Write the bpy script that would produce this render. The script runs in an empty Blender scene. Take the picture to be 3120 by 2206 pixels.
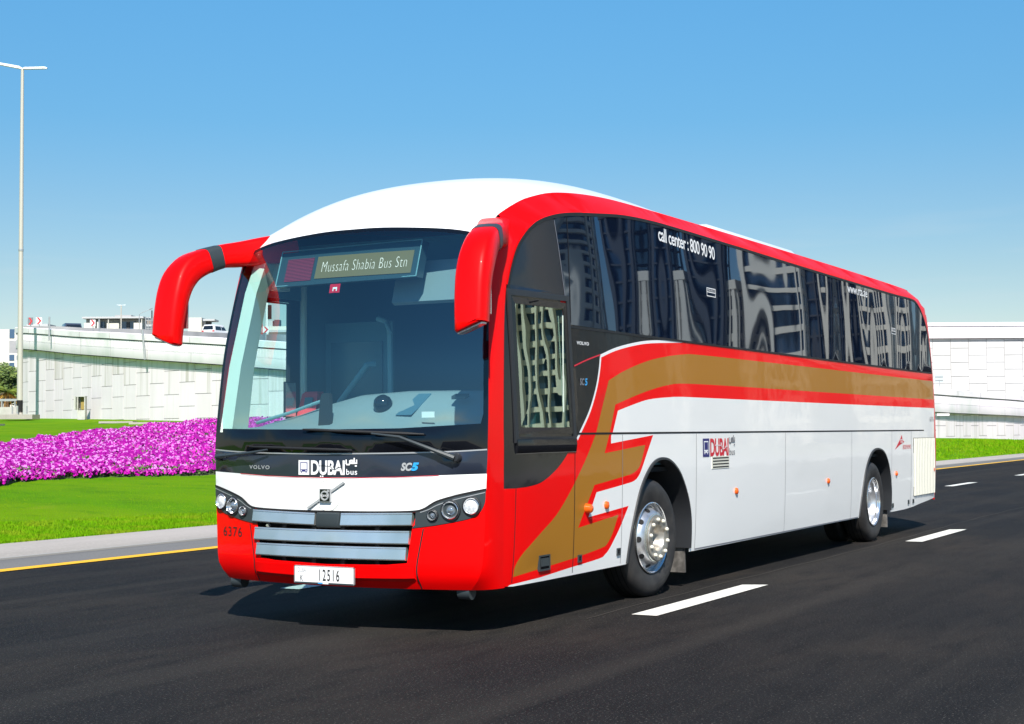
import bpy, math, random
import numpy as np
from mathutils import Vector, Matrix
from mathutils.geometry import delaunay_2d_cdt
random.seed(7); rng = np.random.default_rng(7)
scn = bpy.context.scene
COL = scn.collection
# ------------------------------------------------------------------ camera, sky, sun, exposure
cd = bpy.data.cameras.new("camera"); cam = bpy.data.objects.new("camera", cd); COL.objects.link(cam)
cd.sensor_width = 36; cd.lens = 53.5747; cd.clip_end = 3000; cd.clip_start = .1
CR = Vector((0.476695, -0.87904396, -0.00660234)); CU = Vector((-0.03656119, -0.02732969, 0.99895764)); CF = Vector((0.87830812, 0.47595672, 0.04516682))
cam.matrix_world = Matrix(((CR.x, CU.x, -CF.x, -9.3177), (CR.y, CU.y, -CF.y, -6.62016), (CR.z, CU.z, -CF.z, 1.47527), (0, 0, 0, 1)))
scn.camera = cam
LD = Vector((.82, .49, -.96)).normalized()          # direction the sunlight travels
EL = math.asin(-LD.z)
w = bpy.data.worlds.new("World"); scn.world = w; w.use_nodes = True
nt = w.node_tree; bg = nt.nodes['Background']; bg.inputs['Strength'].default_value = .11
sky = nt.nodes.new('ShaderNodeTexSky'); sky.sky_type = 'NISHITA'; sky.sun_disc = False
sky.sun_elevation = EL; sky.sun_rotation = math.atan2(-LD.x, -LD.y)
sky.altitude = 0; sky.air_density = 1.0; sky.dust_density = 0.0; sky.ozone_density = 1.6
hs = nt.nodes.new('ShaderNodeHueSaturation'); hs.inputs['Saturation'].default_value = 1.12; hs.inputs['Value'].default_value = 1.0
nt.links.new(sky.outputs[0], hs.inputs['Color'])
# thin clouds low over the horizon
tc = nt.nodes.new('ShaderNodeTexCoord'); mp = nt.nodes.new('ShaderNodeMapping'); mp.inputs['Scale'].default_value = (7, 7, 70)
nz = nt.nodes.new('ShaderNodeTexNoise'); nz.inputs['Scale'].default_value = 1.0; nz.inputs['Detail'].default_value = 6
rp = nt.nodes.new('ShaderNodeValToRGB'); rp.color_ramp.elements[0].position = .56; rp.color_ramp.elements[1].position = .80; rp.color_ramp.elements[1].color = (.45, .45, .45, 1)
mx = nt.nodes.new('ShaderNodeMixRGB'); mx.inputs['Color2'].default_value = (3.9, 4.5, 4.9, 1)
sep = nt.nodes.new('ShaderNodeSeparateXYZ'); mr = nt.nodes.new('ShaderNodeMapRange'); mr.inputs[1].default_value = .16; mr.inputs[2].default_value = .05; mul = nt.nodes.new('ShaderNodeMath'); mul.operation = 'MULTIPLY'
nt.links.new(tc.outputs['Generated'], mp.inputs[0]); nt.links.new(mp.outputs[0], nz.inputs[0]); nt.links.new(nz.outputs['Fac'], rp.inputs[0])
nt.links.new(tc.outputs['Generated'], sep.inputs[0]); nt.links.new(sep.outputs['Z'], mr.inputs[0]); nt.links.new(rp.outputs[0], mul.inputs[0]); nt.links.new(mr.outputs[0], mul.inputs[1])
gr = nt.nodes.new('ShaderNodeValToRGB'); cr_ = gr.color_ramp; cr_.elements[0].position = 0; cr_.elements[0].color = (.42, .46, .62, 1); cr_.elements[1].position = 1; cr_.elements[1].color = (.40, .72, .82, 1)
for p_, c_ in ((.03, (.50, .52, .56, 1)), (.06, (.55, .54, .55, 1)), (.10, (.53, .56, .56, 1)), (.15, (.48, .60, .63, 1)), (.20, (.42, .66, .72, 1)), (.28, (.46, .80, .87, 1))): cr_.elements.new(p_).color = c_
tn = nt.nodes.new('ShaderNodeMixRGB'); tn.blend_type = 'MULTIPLY'; tn.inputs['Fac'].default_value = 1; nt.links.new(sep.outputs['Z'], gr.inputs[0]); nt.links.new(hs.outputs[0], tn.inputs['Color1']); nt.links.new(gr.outputs[0], tn.inputs['Color2'])
nt.links.new(mul.outputs[0], mx.inputs['Fac']); nt.links.new(tn.outputs[0], mx.inputs['Color1']); nt.links.new(mx.outputs[0], bg.inputs['Color'])
sd = bpy.data.lights.new("sun", 'SUN'); sd.energy = 4.8; sd.angle = math.radians(.5); sd.color = (1.0, .95, .87)
sun = bpy.data.objects.new("sun", sd); COL.objects.link(sun); sun.rotation_euler = LD.to_track_quat('-Z', 'Y').to_euler()
scn.view_settings.view_transform = 'Standard'; scn.view_settings.look = 'None'; scn.view_settings.exposure = .6
scn.render.engine = 'CYCLES'; scn.cycles.max_bounces = 10; scn.cycles.transparent_max_bounces = 12

# ------------------------------------------------------------------ materials
MATS = {}
def mat(name, col=(.5, .5, .5), rough=.5, metal=0, spec=.5, coat=0, ior=None, emit=None, es=1, noise=None, bump=None, coatr=.03):
    """noise=(scale, colour2, contrast, stretch, detail)  bump=(scale, strength, dist, stretch)"""
    if name in MATS: return MATS[name]
    m = bpy.data.materials.new(name); m.use_nodes = True; MATS[name] = m
    t = m.node_tree; b = t.nodes['Principled BSDF']; L = t.links
    b.inputs['Base Color'].default_value = (*col, 1); b.inputs['Roughness'].default_value = rough; b.inputs['Metallic'].default_value = metal
    b.inputs['Specular IOR Level'].default_value = spec; b.inputs['Coat Weight'].default_value = coat; b.inputs['Coat Roughness'].default_value = coatr
    if ior: b.inputs['IOR'].default_value = ior
    if emit: b.inputs['Emission Color'].default_value = (*emit, 1); b.inputs['Emission Strength'].default_value = es
    def coords(st):
        c = t.nodes.new('ShaderNodeTexCoord'); q = t.nodes.new('ShaderNodeMapping'); q.inputs['Scale'].default_value = st; L.new(c.outputs['Object'], q.inputs[0]); return q
    if noise:
        prev = None
        lst = noise if isinstance(noise, list) else [noise]
        for (sc, c2, con, st, det) in lst:
            q = coords(st); n = t.nodes.new('ShaderNodeTexNoise'); n.inputs['Scale'].default_value = sc; n.inputs['Detail'].default_value = det; L.new(q.outputs[0], n.inputs[0])
            r = t.nodes.new('ShaderNodeValToRGB'); r.color_ramp.elements[0].position = con[0]; r.color_ramp.elements[1].position = con[1]; L.new(n.outputs['Fac'], r.inputs[0])
            x = t.nodes.new('ShaderNodeMixRGB'); x.inputs['Color1'].default_value = (*col, 1); x.inputs['Color2'].default_value = (*c2, 1); L.new(r.outputs[0], x.inputs['Fac'])
            if prev: L.new(prev.outputs[0], x.inputs['Color1'])
            prev = x
        L.new(prev.outputs[0], b.inputs['Base Color'])
    if bump:
        q = coords(bump[3]); n = t.nodes.new('ShaderNodeTexNoise'); n.inputs['Scale'].default_value = bump[0]; n.inputs['Detail'].default_value = bump[4] if len(bump) > 4 else 3; L.new(q.outputs[0], n.inputs[0])
        u = t.nodes.new('ShaderNodeBump'); u.inputs['Strength'].default_value = bump[1]; u.inputs['Distance'].default_value = bump[2]; L.new(n.outputs['Fac'], u.inputs['Height']); L.new(u.outputs[0], b.inputs['Normal'])
        if len(bump) > 5: q.inputs['Rotation'].default_value = (0, bump[5], 0)
        if coat: L.new(u.outputs[0], b.inputs['Coat Normal'])
    return m
ONE = (1, 1, 1)
def glassy(name, tint, ior, bump=None, gcol=(1, 1, 1)):
    m = bpy.data.materials.new(name); m.use_nodes = True; t = m.node_tree; t.nodes.clear(); L = t.links; MATS[name] = m
    o = t.nodes.new('ShaderNodeOutputMaterial'); tr = t.nodes.new('ShaderNodeBsdfTransparent'); tr.inputs[0].default_value = (*tint, 1)
    g = t.nodes.new('ShaderNodeBsdfGlossy'); g.inputs['Roughness'].default_value = .0; g.inputs['Color'].default_value = (*gcol, 1); lw = t.nodes.new('ShaderNodeLayerWeight'); lw.inputs[0].default_value = .5; pw = t.nodes.new('ShaderNodeMath'); pw.operation = 'POWER'; pw.inputs[1].default_value = 4.5; L.new(lw.outputs['Facing'], pw.inputs[0])
    f = t.nodes.new('ShaderNodeMapRange'); f.inputs[3].default_value = ior; f.inputs[4].default_value = 1.0; L.new(pw.outputs[0], f.inputs[0])
    x = t.nodes.new('ShaderNodeMixShader'); L.new(f.outputs[0], x.inputs[0]); L.new(tr.outputs[0], x.inputs[1]); L.new(g.outputs[0], x.inputs[2]); L.new(x.outputs[0], o.inputs[0])
    if bump:
        c = t.nodes.new('ShaderNodeTexCoord'); q = t.nodes.new('ShaderNodeMapping'); q.inputs['Scale'].default_value = bump[3]; n = t.nodes.new('ShaderNodeTexNoise'); n.inputs['Scale'].default_value = bump[0]; n.inputs['Detail'].default_value = 2
        u = t.nodes.new('ShaderNodeBump'); u.inputs['Strength'].default_value = bump[1]; u.inputs['Distance'].default_value = bump[2]
        L.new(c.outputs['Object'], q.inputs[0]); L.new(q.outputs[0], n.inputs[0]); L.new(n.outputs['Fac'], u.inputs['Height']); L.new(u.outputs[0], g.inputs['Normal'])
    return m
PB = (1.4, .25, .01, (1, 1, 1.6))
RED = mat('red_paint', (.86, .0004, .0008), .45, spec=.1, coat=.22, bump=PB)
WHT = mat('white_paint', (.88, .88, .86), .35, coat=.5, bump=PB, noise=(.9, (.82, .82, .80), (.5, .75), (.5, 1, 2), 6))
GLD = mat('gold_paint', (.38, .165, .016), .42, spec=.15, coat=.28, bump=PB)
BLK = mat('black_gloss', (.008, .009, .012), .10, spec=.4, coat=.1, bump=(2.2, .3, .01, ONE))
NAVY = mat('dark_satin_paint', (.018, .024, .04), .25, coat=.4, bump=(6, .25, .003, ONE))
FRIT = mat('black_glass_border', (.004, .005, .008), .04)
PLA = mat('dark_plastic', (.022, .024, .028), .45)
PLB = mat('charcoal_trim', (.035, .045, .05), .4)
RUB = mat('black_rubber', (.012, .012, .013), .62, bump=(40, .3, .002, ONE))
TYR = mat('tyre_rubber', (.022, .021, .022), .55, noise=(9, (.045, .042, .04), (.4, .75), ONE, 4))
CHR = mat('chrome', (.80, .81, .82), .16, metal=.85)
STL = mat('brushed_steel', (.74, .76, .74), .24, metal=.78, noise=(2.2, (.52, .56, .50), (.40, .66), (1, 1, .8), 2), bump=(3.0, .7, .03, (1, 1, .8), 1))
ALU = mat('polished_rim', (.66, .67, .70), .32, metal=.8, noise=(14, (.42, .40, .38), (.45, .8), ONE, 4))
FLG = mat('steel_flange', (.50, .48, .44), .42, metal=.75, noise=(20, (.3, .24, .17), (.45, .75), ONE, 5))
DRK = mat('dark_void', (.006, .006, .007), .8)
SGL = mat('tinted_side_glass', (.004, .008, .02), .015, ior=2.3, bump=(.95, .46, .035, (1.2, 1, .28), 0, .62))
WSG = glassy('windscreen_glass', (.74, .93, .93), .135)
DGL = glassy('door_glass', (.80, .96, .93), .04)
DRG = glassy('driver_window_glass', (.45, .62, .56), .30, (1.0, .12, .02, (1, 1, .8)), (.72, .95, .85))
ORG = mat('orange_lens', (.85, .12, .01), .15, coat=.6)
LEN = mat('frosted_lens', (.75, .77, .78), .15, coat=.8, noise=(60, (.55, .57, .6), (.4, .6), ONE, 2))
SLV = mat('badge_silver', (.50, .51, .52), .3, metal=.35)
CLR = mat('clear_lens', (.30, .34, .38), .05, metal=.6, coat=1)
INK = mat('black_lettering', (.012, .012, .013), .4)
WLT = mat('white_lettering', (.85, .85, .85), .4)
RLT = mat('red_lettering', (.62, .008, .03), .4)
BLT = mat('blue_lettering', (.02, .02, .16), .4)
LBL = mat('light_blue_lettering', (.03, .35, .75), .3)
GRY = mat('grey_lettering', (.2, .2, .22), .4)
MINT = mat('pale_interior_trim', (.62, .70, .62), .5)
DSH = mat('grey_dashboard', (.22, .27, .29), .5, bump=(80, .2, .001, ONE))
INT = mat('interior_dark', (.075, .19, .25), .7)
INT2 = mat('interior_panel', (.09, .20, .23), .6)
RAIL = mat('grab_rail_teal', (.20, .36, .40), .35)
RDR = mat('reader_red', (.85, .06, .08), .4)
LEDR = mat('led_panel_red', (.05, .01, .02), .4, emit=(.6, .08, .16), es=.35)
LEDA = mat('led_panel_amber', (.03, .04, .02), .4, emit=(.30, .24, .10), es=.45)
LEDW = mat('led_text', (.2, .2, .2), .4, emit=(.95, .9, .8), es=.75)
CREAM = mat('cream_louvre', (.72, .70, .60), .45)
STEELG = mat('galvanised_steel', (.42, .43, .44), .4, metal=.4)
def striped(m, axis, scale, dark):
    t = m.node_tree; b = t.nodes['Principled BSDF']; c = t.nodes.new('ShaderNodeTexCoord'); s = t.nodes.new('ShaderNodeSeparateXYZ')
    q = t.nodes.new('ShaderNodeMath'); q.operation = 'MULTIPLY'; q.inputs[1].default_value = scale; f = t.nodes.new('ShaderNodeMath'); f.operation = 'FRACT'
    g = t.nodes.new('ShaderNodeMath'); g.operation = 'GREATER_THAN'; g.inputs[1].default_value = dark; e = t.nodes.new('ShaderNodeMath'); e.operation = 'MULTIPLY'; e.inputs[1].default_value = b.inputs['Emission Strength'].default_value
    t.links.new(c.outputs['Object'], s.inputs[0]); t.links.new(s.outputs[axis], q.inputs[0]); t.links.new(q.outputs[0], f.inputs[0]); t.links.new(f.outputs[0], g.inputs[0]); t.links.new(g.outputs[0], e.inputs[0]); t.links.new(e.outputs[0], b.inputs['Emission Strength'])
SGL.node_tree.nodes['Principled BSDF'].inputs['Specular Tint'].default_value = (.42, .66, 1.0, 1)
striped(LEDR, 'Z', 85, .5)

# ------------------------------------------------------------------ mesh helpers
def link_mesh(name, verts, faces, mats, parent=None, mi=None, smooth=True, flip=False):
    me = bpy.data.meshes.new(name)
    me.from_pydata([tuple(map(float, v)) for v in verts], [], [tuple(f[::-1]) if flip else tuple(f) for f in faces])
    for m in (mats if isinstance(mats, (list, tuple)) else [mats]): me.materials.append(m)
    if mi is not None: me.polygons.foreach_set('material_index', mi)
    if smooth is True: me.polygons.foreach_set('use_smooth', [True] * len(me.polygons))
    elif smooth == 'angle':
        me.polygons.foreach_set('use_smooth', [True] * len(me.polygons)); me.set_sharp_from_angle(angle=math.radians(35))
    me.update()
    o = bpy.data.objects.new(name, me); COL.objects.link(o)
    if parent: o.parent = parent
    return o
def tag(o, label=None, cat=None, group=None, kind=None):
    if label: o['label'] = label
    if cat: o['category'] = cat
    if group: o['group'] = group
    if kind: o['kind'] = kind
    return o
def thing(name, loc, label, cat, group=None, rz=0):
    o = bpy.data.objects.new(name, None); o.location = loc; o.rotation_euler = (0, 0, rz); COL.objects.link(o); o.empty_display_size = .3
    return tag(o, label, cat, group)
def put(o, parent):
    """parent a world-space mesh under an Empty that has a location"""
    bpy.context.view_layer.update(); o.parent = parent; o.matrix_parent_inverse = parent.matrix_world.inverted(); return o
class MB:
    def __init__(s): s.v = []; s.f = []; s.m = []
    def add(s, vs, fs, m=0):
        k = len(s.v); s.v += [tuple(v) for v in vs]; s.f += [tuple(i + k for i in f) for f in fs]; s.m += [m] * len(fs); return s
    def box(s, a, b, m=0):
        (x0, y0, z0), (x1, y1, z1) = a, b
        return s.add([(x0, y0, z0), (x1, y0, z0), (x1, y1, z0), (x0, y1, z0), (x0, y0, z1), (x1, y0, z1), (x1, y1, z1), (x0, y1, z1)],
                     [(0, 3, 2, 1), (4, 5, 6, 7), (0, 1, 5, 4), (1, 2, 6, 5), (2, 3, 7, 6), (3, 0, 4, 7)], m)
    def obox(s, c, ax, ay, az, m=0):
        """box centred at c with half-axis vectors"""
        c, ax, ay, az = map(Vector, (c, ax, ay, az)); vs = [c + i * ax + j * ay + k * az for k in (-1, 1) for j in (-1, 1) for i in (-1, 1)]
        return s.add(vs, [(0, 2, 3, 1), (4, 5, 7, 6), (0, 1, 5, 4), (1, 3, 7, 5), (3, 2, 6, 7), (2, 0, 4, 6)], m)
    def tube(s, pts, r, n=10, m=0, cap=True):
        pts = [Vector(p) for p in pts]; rs = r if isinstance(r, (list, tuple)) else [r] * len(pts); vs = []; fs = []
        up = Vector((0, 0, 1))
        for i, p in enumerate(pts):
            d = (pts[min(i + 1, len(pts) - 1)] - pts[max(i - 1, 0)]).normalized(); u = up if abs(d.z) < .95 else Vector((1, 0, 0))
            a = d.cross(u).normalized(); b = a.cross(d)
            for k in range(n): t = 2 * math.pi * k / n; vs.append(p + rs[i] * (a * math.cos(t) + b * math.sin(t)))
        for i in range(len(pts) - 1):
            for k in range(n): fs.append((i * n + k, i * n + (k + 1) % n, (i + 1) * n + (k + 1) % n, (i + 1) * n + k))
        if cap: fs.append(tuple(range(n))[::-1]); fs.append(tuple((len(pts) - 1) * n + k for k in range(n)))
        return s.add(vs, fs, m)
    def lathe(s, c, ax, prof, n=32, m=0, u0=None):
        """prof = [(r, offset along ax)]; rotational surface"""
        c = Vector(c); ax = Vector(ax).normalized(); u = Vector((0, 0, 1)) if abs(ax.z) < .9 else Vector((1, 0, 0)); a = ax.cross(u).normalized(); b = ax.cross(a); vs = []; fs = []
        for (r, o) in prof:
            for k in range(n): t = 2 * math.pi * k / n; vs.append(c + ax * o + r * (a * math.cos(t) + b * math.sin(t)))
        for i in range(len(prof) - 1):
            for k in range(n): fs.append((i * n + k, i * n + (k + 1) % n, (i + 1) * n + (k + 1) % n, (i + 1) * n + k))
        return s.add(vs, fs, m)
    def loft(s, secs, m=0, closed=True, cap=True):
        n = len(secs[0]); vs = [q for sec in secs for q in sec]; fs = []
        for i in range(len(secs) - 1):
            for k in range(n if closed else n - 1): fs.append((i * n + k, i * n + (k + 1) % n, (i + 1) * n + (k + 1) % n, (i + 1) * n + k))
        if cap and closed: fs.append(tuple(range(n))[::-1]); fs.append(tuple((len(secs) - 1) * n + k for k in range(n)))
        return s.add(vs, fs, m)
    def build(s, name, mats, parent=None, smooth='angle'):
        return link_mesh(name, s.v, s.f, mats, parent, s.m, smooth)
def inpoly(P, poly):
    x, y = P; c = False; n = len(poly); j = n - 1
    for i in range(n):
        xi, yi = poly[i]; xj, yj = poly[j]
        if (yi > y) != (yj > y) and x < (xj - xi) * (y - yi) / (yj - yi) + xi: c = not c
        j = i
    return c
def catmull(pts, n=6, closed=False):
    out = []; N = len(pts)
    for i in range(N - 1):
        p0 = pts[max(i - 1, 0)]; p1 = pts[i]; p2 = pts[i + 1]; p3 = pts[min(i + 2, N - 1)]
        for k in range(n):
            t = k / n
            out.append(tuple(.5 * ((2 * b) + (-a + c) * t + (2 * a - 5 * b + 4 * c - d) * t * t + (-a + 3 * b - 3 * c + d) * t ** 3) for a, b, c, d in zip(p0, p1, p2, p3)))
    out.append(tuple(pts[-1])); return out
def cdt(outline, polys, holes, step):
    """returns verts2d, tris, region index per tri (0 = base, k = last polygon k-1 holding it)"""
    vs = []; es = []
    def ring(p):
        k = len(vs); vs.extend([Vector(q) for q in p]); es.extend([(k + i, k + (i + 1) % len(p)) for i in range(len(p))])
    for p in [outline] + polys + holes: ring(p)
    xs = [p[0] for p in outline]; ys = [p[1] for p in outline]
    x = min(xs) + step[0] * .5
    while x < max(xs):
        y = min(ys) + step[1] * .5
        while y < max(ys):
            if inpoly((x, y), outline): vs.append(Vector((x + .001 * random.random(), y + .001 * random.random())))
            y += step[1]
        x += step[0]
    V, E_, F, _, _, _ = delaunay_2d_cdt(vs, es, [], 0, 1e-5)
    bb = [(min(q[0] for q in p), max(q[0] for q in p), min(q[1] for q in p), max(q[1] for q in p)) for p in polys]
    T = []; Rg = []
    for f in F:
        a, b, c = (V[i] for i in f[:3]); P = ((a.x + b.x + c.x) / 3, (a.y + b.y + c.y) / 3)
        if abs((b - a).cross(c - a)) < 1e-9: continue
        if not inpoly(P, outline) or any(inpoly(P, h) for h in holes): continue
        r = 0
        for k, p in enumerate(polys):
            q = bb[k]
            if q[0] <= P[0] <= q[1] and q[2] <= P[1] <= q[3] and inpoly(P, p): r = k + 1
        T.append(tuple(f)); Rg.append(r)
    return V, T, Rg
def sub(V, T, keep, mp):
    ids = {}; nv = []; nf = []
    for k in keep:
        f = []
        for i in T[k]:
            if i not in ids: ids[i] = len(nv); nv.append(mp(V[i].x, V[i].y))
            f.append(ids[i])
        nf.append(f)
    return nv, nf
def text2d(body, shear=0, off=0.0, spacing=1.0):
    cu = bpy.data.curves.new('t', 'FONT'); cu.body = body; cu.offset = off; cu.shear = shear; cu.space_character = spacing; cu.resolution_u = 4; cu.fill_mode = 'FRONT' if hasattr(cu, 'fill_mode') else 'FRONT'
    o = bpy.data.objects.new('t', cu); COL.objects.link(o); dg = bpy.context.evaluated_depsgraph_get(); me = bpy.data.meshes.new_from_object(o.evaluated_get(dg))
    V = [(v.co.x, v.co.y) for v in me.vertices]; F = [tuple(p.vertices) for p in me.polygons]
    bpy.data.objects.remove(o); bpy.data.curves.remove(cu); bpy.data.meshes.remove(me); return V, F
def fit(V, a0, a1, b0, b1):
    xs = [v[0] for v in V]; ys = [v[1] for v in V]; x0, x1, y0, y1 = min(xs), max(xs), min(ys), max(ys)
    return [(a0 + (x - x0) / (x1 - x0) * (a1 - a0), b0 + (y - y0) / (y1 - y0) * (b1 - b0)) for x, y in V]
def text_on(name, body, box, mp, m, parent, off=0.0, shear=0, spacing=1.0):
    V, F = text2d(body, shear, off, spacing); V = fit(V, *box)
    return link_mesh(name, [mp(a, b) for a, b in V], F, m, parent, smooth=False)
def strokes(paths, wd, mp, mb, m=0, box=(0, 1, 0, 1), lift=None):
    """polyline strokes in a unit box, drawn as quads"""
    a0, a1, b0, b1 = box; i = 0
    for p in paths:
        q = [(a0 + (a1 - a0) * x, b0 + (b1 - b0) * y) for x, y in p]
        for (x0, y0), (x1, y1) in zip(q, q[1:]):
            L = math.hypot(x1 - x0, y1 - y0) or 1; dx, dy = (x1 - x0) / L, (y1 - y0) / L; e = wd * .5; px, py = -dy * e, dx * e
            c = [(x0 - dx * e + px, y0 - dy * e + py), (x0 - dx * e - px, y0 - dy * e - py), (x1 + dx * e - px, y1 + dy * e - py), (x1 + dx * e + px, y1 + dy * e + py)]
            mb.add([mp(a, b, i * .0003) for a, b in c], [(0, 1, 2, 3)], m); i += 1
ARAB = [[(.02, .8), (.02, .42), (.1, .3), (.28, .3), (.35, .42), (.35, .72)], [(.35, .45), (.64, .45), (.64, .78), (.46, .78), (.46, .47)], [(.76, 1.0), (.76, .46), (.97, .46), (.97, .8)], [(.88, .14), (.94, .14)]]

# ------------------------------------------------------------------ the coach: body surfaces (x = back from the nose, y = across, z = up)
def tab(pts): 
    q = catmull([(a, b) for a, b in pts], 8); X = [p[0] for p in q]; Y = [p[1] for p in q]
    return lambda v: float(np.interp(v, X, Y))
x0 = tab([(.28, .10), (.35, .06), (.42, .01), (.5, 0), (.7, 0), (1.35, 0), (1.7, .03), (2.0, .065), (2.24, .107), (2.54, .175), (2.81, .25), (3.04, .35), (3.2, .5)])
we = tab([(.28, 1.03), (.33, 1.09), (.40, 1.16), (.5, 1.2), (.7, 1.215), (.9, 1.225), (1.15, 1.235), (1.345, 1.243), (1.6, 1.24), (2.0, 1.222), (2.24, 1.205), (2.54, 1.175), (2.81, 1.135), (2.93, 1.10), (3.1, 1.04)])
xs_ = tab([(.28, .50), (.4, .47), (.5, .46), (1.5, .46), (2.2, .50), (2.6, .56), (2.85, .64), (3.1, .72)])
W1 = tab([(.28, 1.245), (.35, 1.255), (.6, 1.268), (1.0, 1.275), (1.45, 1.275), (1.9, 1.268), (2.3, 1.255), (2.9, 1.238), (3.3, 1.22), (3.7, 1.2)])
zr = tab([(.3, 2.8), (.47, 2.9), (.6, 3.03), (.75, 3.12), (1.0, 3.23), (1.27, 3.32), (1.74, 3.42), (2.5, 3.49), (3.5, 3.515), (6, 3.53), (10, 3.54), (12.9, 3.53), (13.4, 3.5), (13.7, 3.43), (13.95, 3.25), (14.2, 3.0)])
roll_ = tab([(-1, .17), (0, .17), (.03, .115), (.08, .065), (.16, .03), (.28, .008), (.4, 0), (5, 0)])
xr_ = tab([(.28, 13.98), (.4, 14.02), (1.0, 14.10), (1.5, 14.12), (2.2, 14.09), (2.7, 14.01), (3.1, 13.90), (3.35, 13.72), (3.6, 13.5)])
def ws(x, z):
    v = W1(z) - roll_(zr(x) - z)
    if x < .95: v -= .03 * ((.95 - x) / .5) ** 2
    q = x - (xr_(z) - .32)
    if q > 0: v -= .045 * (q / .32) ** 2
    return v
def Fm(a, b, off=0.0): return (x0(b) + .15 * a * a - off, a, b)
def Sm(sgn): return lambda a, b, off=0.0: (a, sgn * (ws(a, b) + off), b)
SL = Sm(-1); SR = Sm(1)
bus = thing('coach_bus', (0, 0, 0), 'red, white and gold coach with big drooping mirrors driving on the dark road', 'bus')
B = bus
# ---- front skin
zt = tab([(-1.3, 2.86), (-1.10, 2.925), (-.83, 2.985), (-.33, 3.025), (0, 3.03), (.33, 3.025), (.83, 2.985), (1.10, 2.925), (1.3, 2.86)])
zz = list(np.linspace(.33, 2.92, 40))
outl = [(-we(z), z) for z in zz] + [(y, zt(y)) for y in np.linspace(-1.08, 1.08, 23)] + [(we(z), z) for z in zz[::-1]] + [(y, .33) for y in np.linspace(.9, -.9, 13)]
whl = [(0, .888), (.3, .888), (.52, .891), (.66, .895), (.748, .902), (.80, .92), (.84, .945), (.89, .972), (.98, 1.0), (1.1, 1.03), (1.235, 1.058)]
wlow = [(-a, b) for a, b in whl[::-1]] + whl[1:]
wtop = [(1.3, 1.172), (.9, 1.158), (.6, 1.146), (.3, 1.140), (0, 1.138), (-.3, 1.140), (-.6, 1.146), (-.9, 1.158), (-1.3, 1.172)]
white_p = [(-1.3, 1.062)] + wlow[1:-1] + [(1.3, 1.062)] + wtop
cowl_p = wtop[::-1] + [(1.3, 1.345), (.9, 1.328), (.3, 1.318), (-.3, 1.318), (-.9, 1.328), (-1.3, 1.345)]
glass_p = [(-1.3, 1.345), (-.9, 1.328), (-.3, 1.318), (.3, 1.318), (.9, 1.328), (1.3, 1.345), (1.3, 3.2), (-1.3, 3.2)]
gi = lambda y: zt(y) - .028
clear_p = [(-1.19, 1.53), (-.6, 1.50), (0, 1.495), (.6, 1.50), (1.19, 1.508)] + [(we(z) - .035, z) for z in np.linspace(1.6, 2.85, 14)] + [(y, gi(y)) for y in np.linspace(1.04, -1.04, 15)] + [(-we(z) + .035, z) for z in np.linspace(2.85, 1.6, 14)]
grille_h = [(-.70, .775), (-.66, .523), (-.5, .508), (0, .498), (.5, .508), (.66, .523), (.70, .775), (.735, .889), (.3, .885), (0, .884), (-.3, .885), (-.735, .889)]
V, T, Rg = cdt(outl, [white_p, cowl_p, glass_p, clear_p], [grille_h], (.09, .08))
def region(rs): return [k for k, r in enumerate(Rg) if r in rs]
def mk(name, rs, m, parent=B, mis=None, off=0.0, mapf=Fm, flip=False):
    keep = region(rs); nv, nf = sub(V, T, keep, lambda a, b: mapf(a, b, off)); return link_mesh(name, nv, nf, m, parent, None if mis is None else [mis[Rg[k]] for k in keep], True, flip)
bumper = mk('front_bumper', [0], RED, flip=True); mk('front_panel', [1], WHT, flip=True); cowl = mk('windscreen_cowl', [2], NAVY, flip=True)
wsobj = mk('windscreen', [3, 4], [FRIT, WSG], mis={3: 0, 4: 1}, flip=True)
# thin gap lines on the front
def fline(name, pts, wd, m, off=.003, parent=B, mapf=Fm):
    mb = MB(); q = catmull(pts, 4) if len(pts) > 2 else [tuple(np.array(pts[0]) + (np.array(pts[1]) - np.array(pts[0])) * t) for t in np.linspace(0, 1, 12)]; vs = []; 
    for i, p in enumerate(q):
        d = Vector(q[min(i + 1, len(q) - 1)]) - Vector(q[max(i - 1, 0)]); d.normalize(); n = Vector((-d.y, d.x)) * wd * .5
        vs += [mapf(p[0] + n.x, p[1] + n.y, off), mapf(p[0] - n.x, p[1] - n.y, off)]
    mb.add(vs, [(2 * i, 2 * i + 1, 2 * i + 3, 2 * i + 2) for i in range(len(q) - 1)]); return mb.build(name, m, parent, True)
fline('panel_gap', wlow, .014, DRK, .0075)
fline('panel_gap', wtop[1:-1], .004, RLT)
fline('panel_gap', [(-1.24, 1.343), (-.9, 1.326), (-.3, 1.316), (.3, 1.316), (.9, 1.326), (1.24, 1.343)], .010, STEELG)
for s in (-1, 1): fline('bumper_gap', [(s * .785, .772), (s * .755, .62), (s * .735, .5), (s * .735, .42), (s * .735, .335)], .010, DRK)
# bumper centre step and chin facet
mb = MB(); secs = []
for y in np.linspace(-.715, .715, 25):
    f = lambda z, o: Fm(y, z, o)
    e = .0 if abs(y) < .70 else -.012
    secs.append([f(.492, .002 + e), f(.488, .018 + e), f(.405 + .02 * abs(y) ** 2, .02 + e), f(.345, -.035), f(.33, -.06)])
mb.loft(secs, closed=False, cap=False); mb.build('bumper_lip', RED, B)
# under-bumper return
mb = MB(); mb.loft([[Fm(y, .33), (x0(.33) + .15 * y * y + .25, y * .97, .34)] for y in np.linspace(-1.08, 1.08, 21)], closed=False, cap=False); mb.build('bumper_underside', PLA, B)
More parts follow.
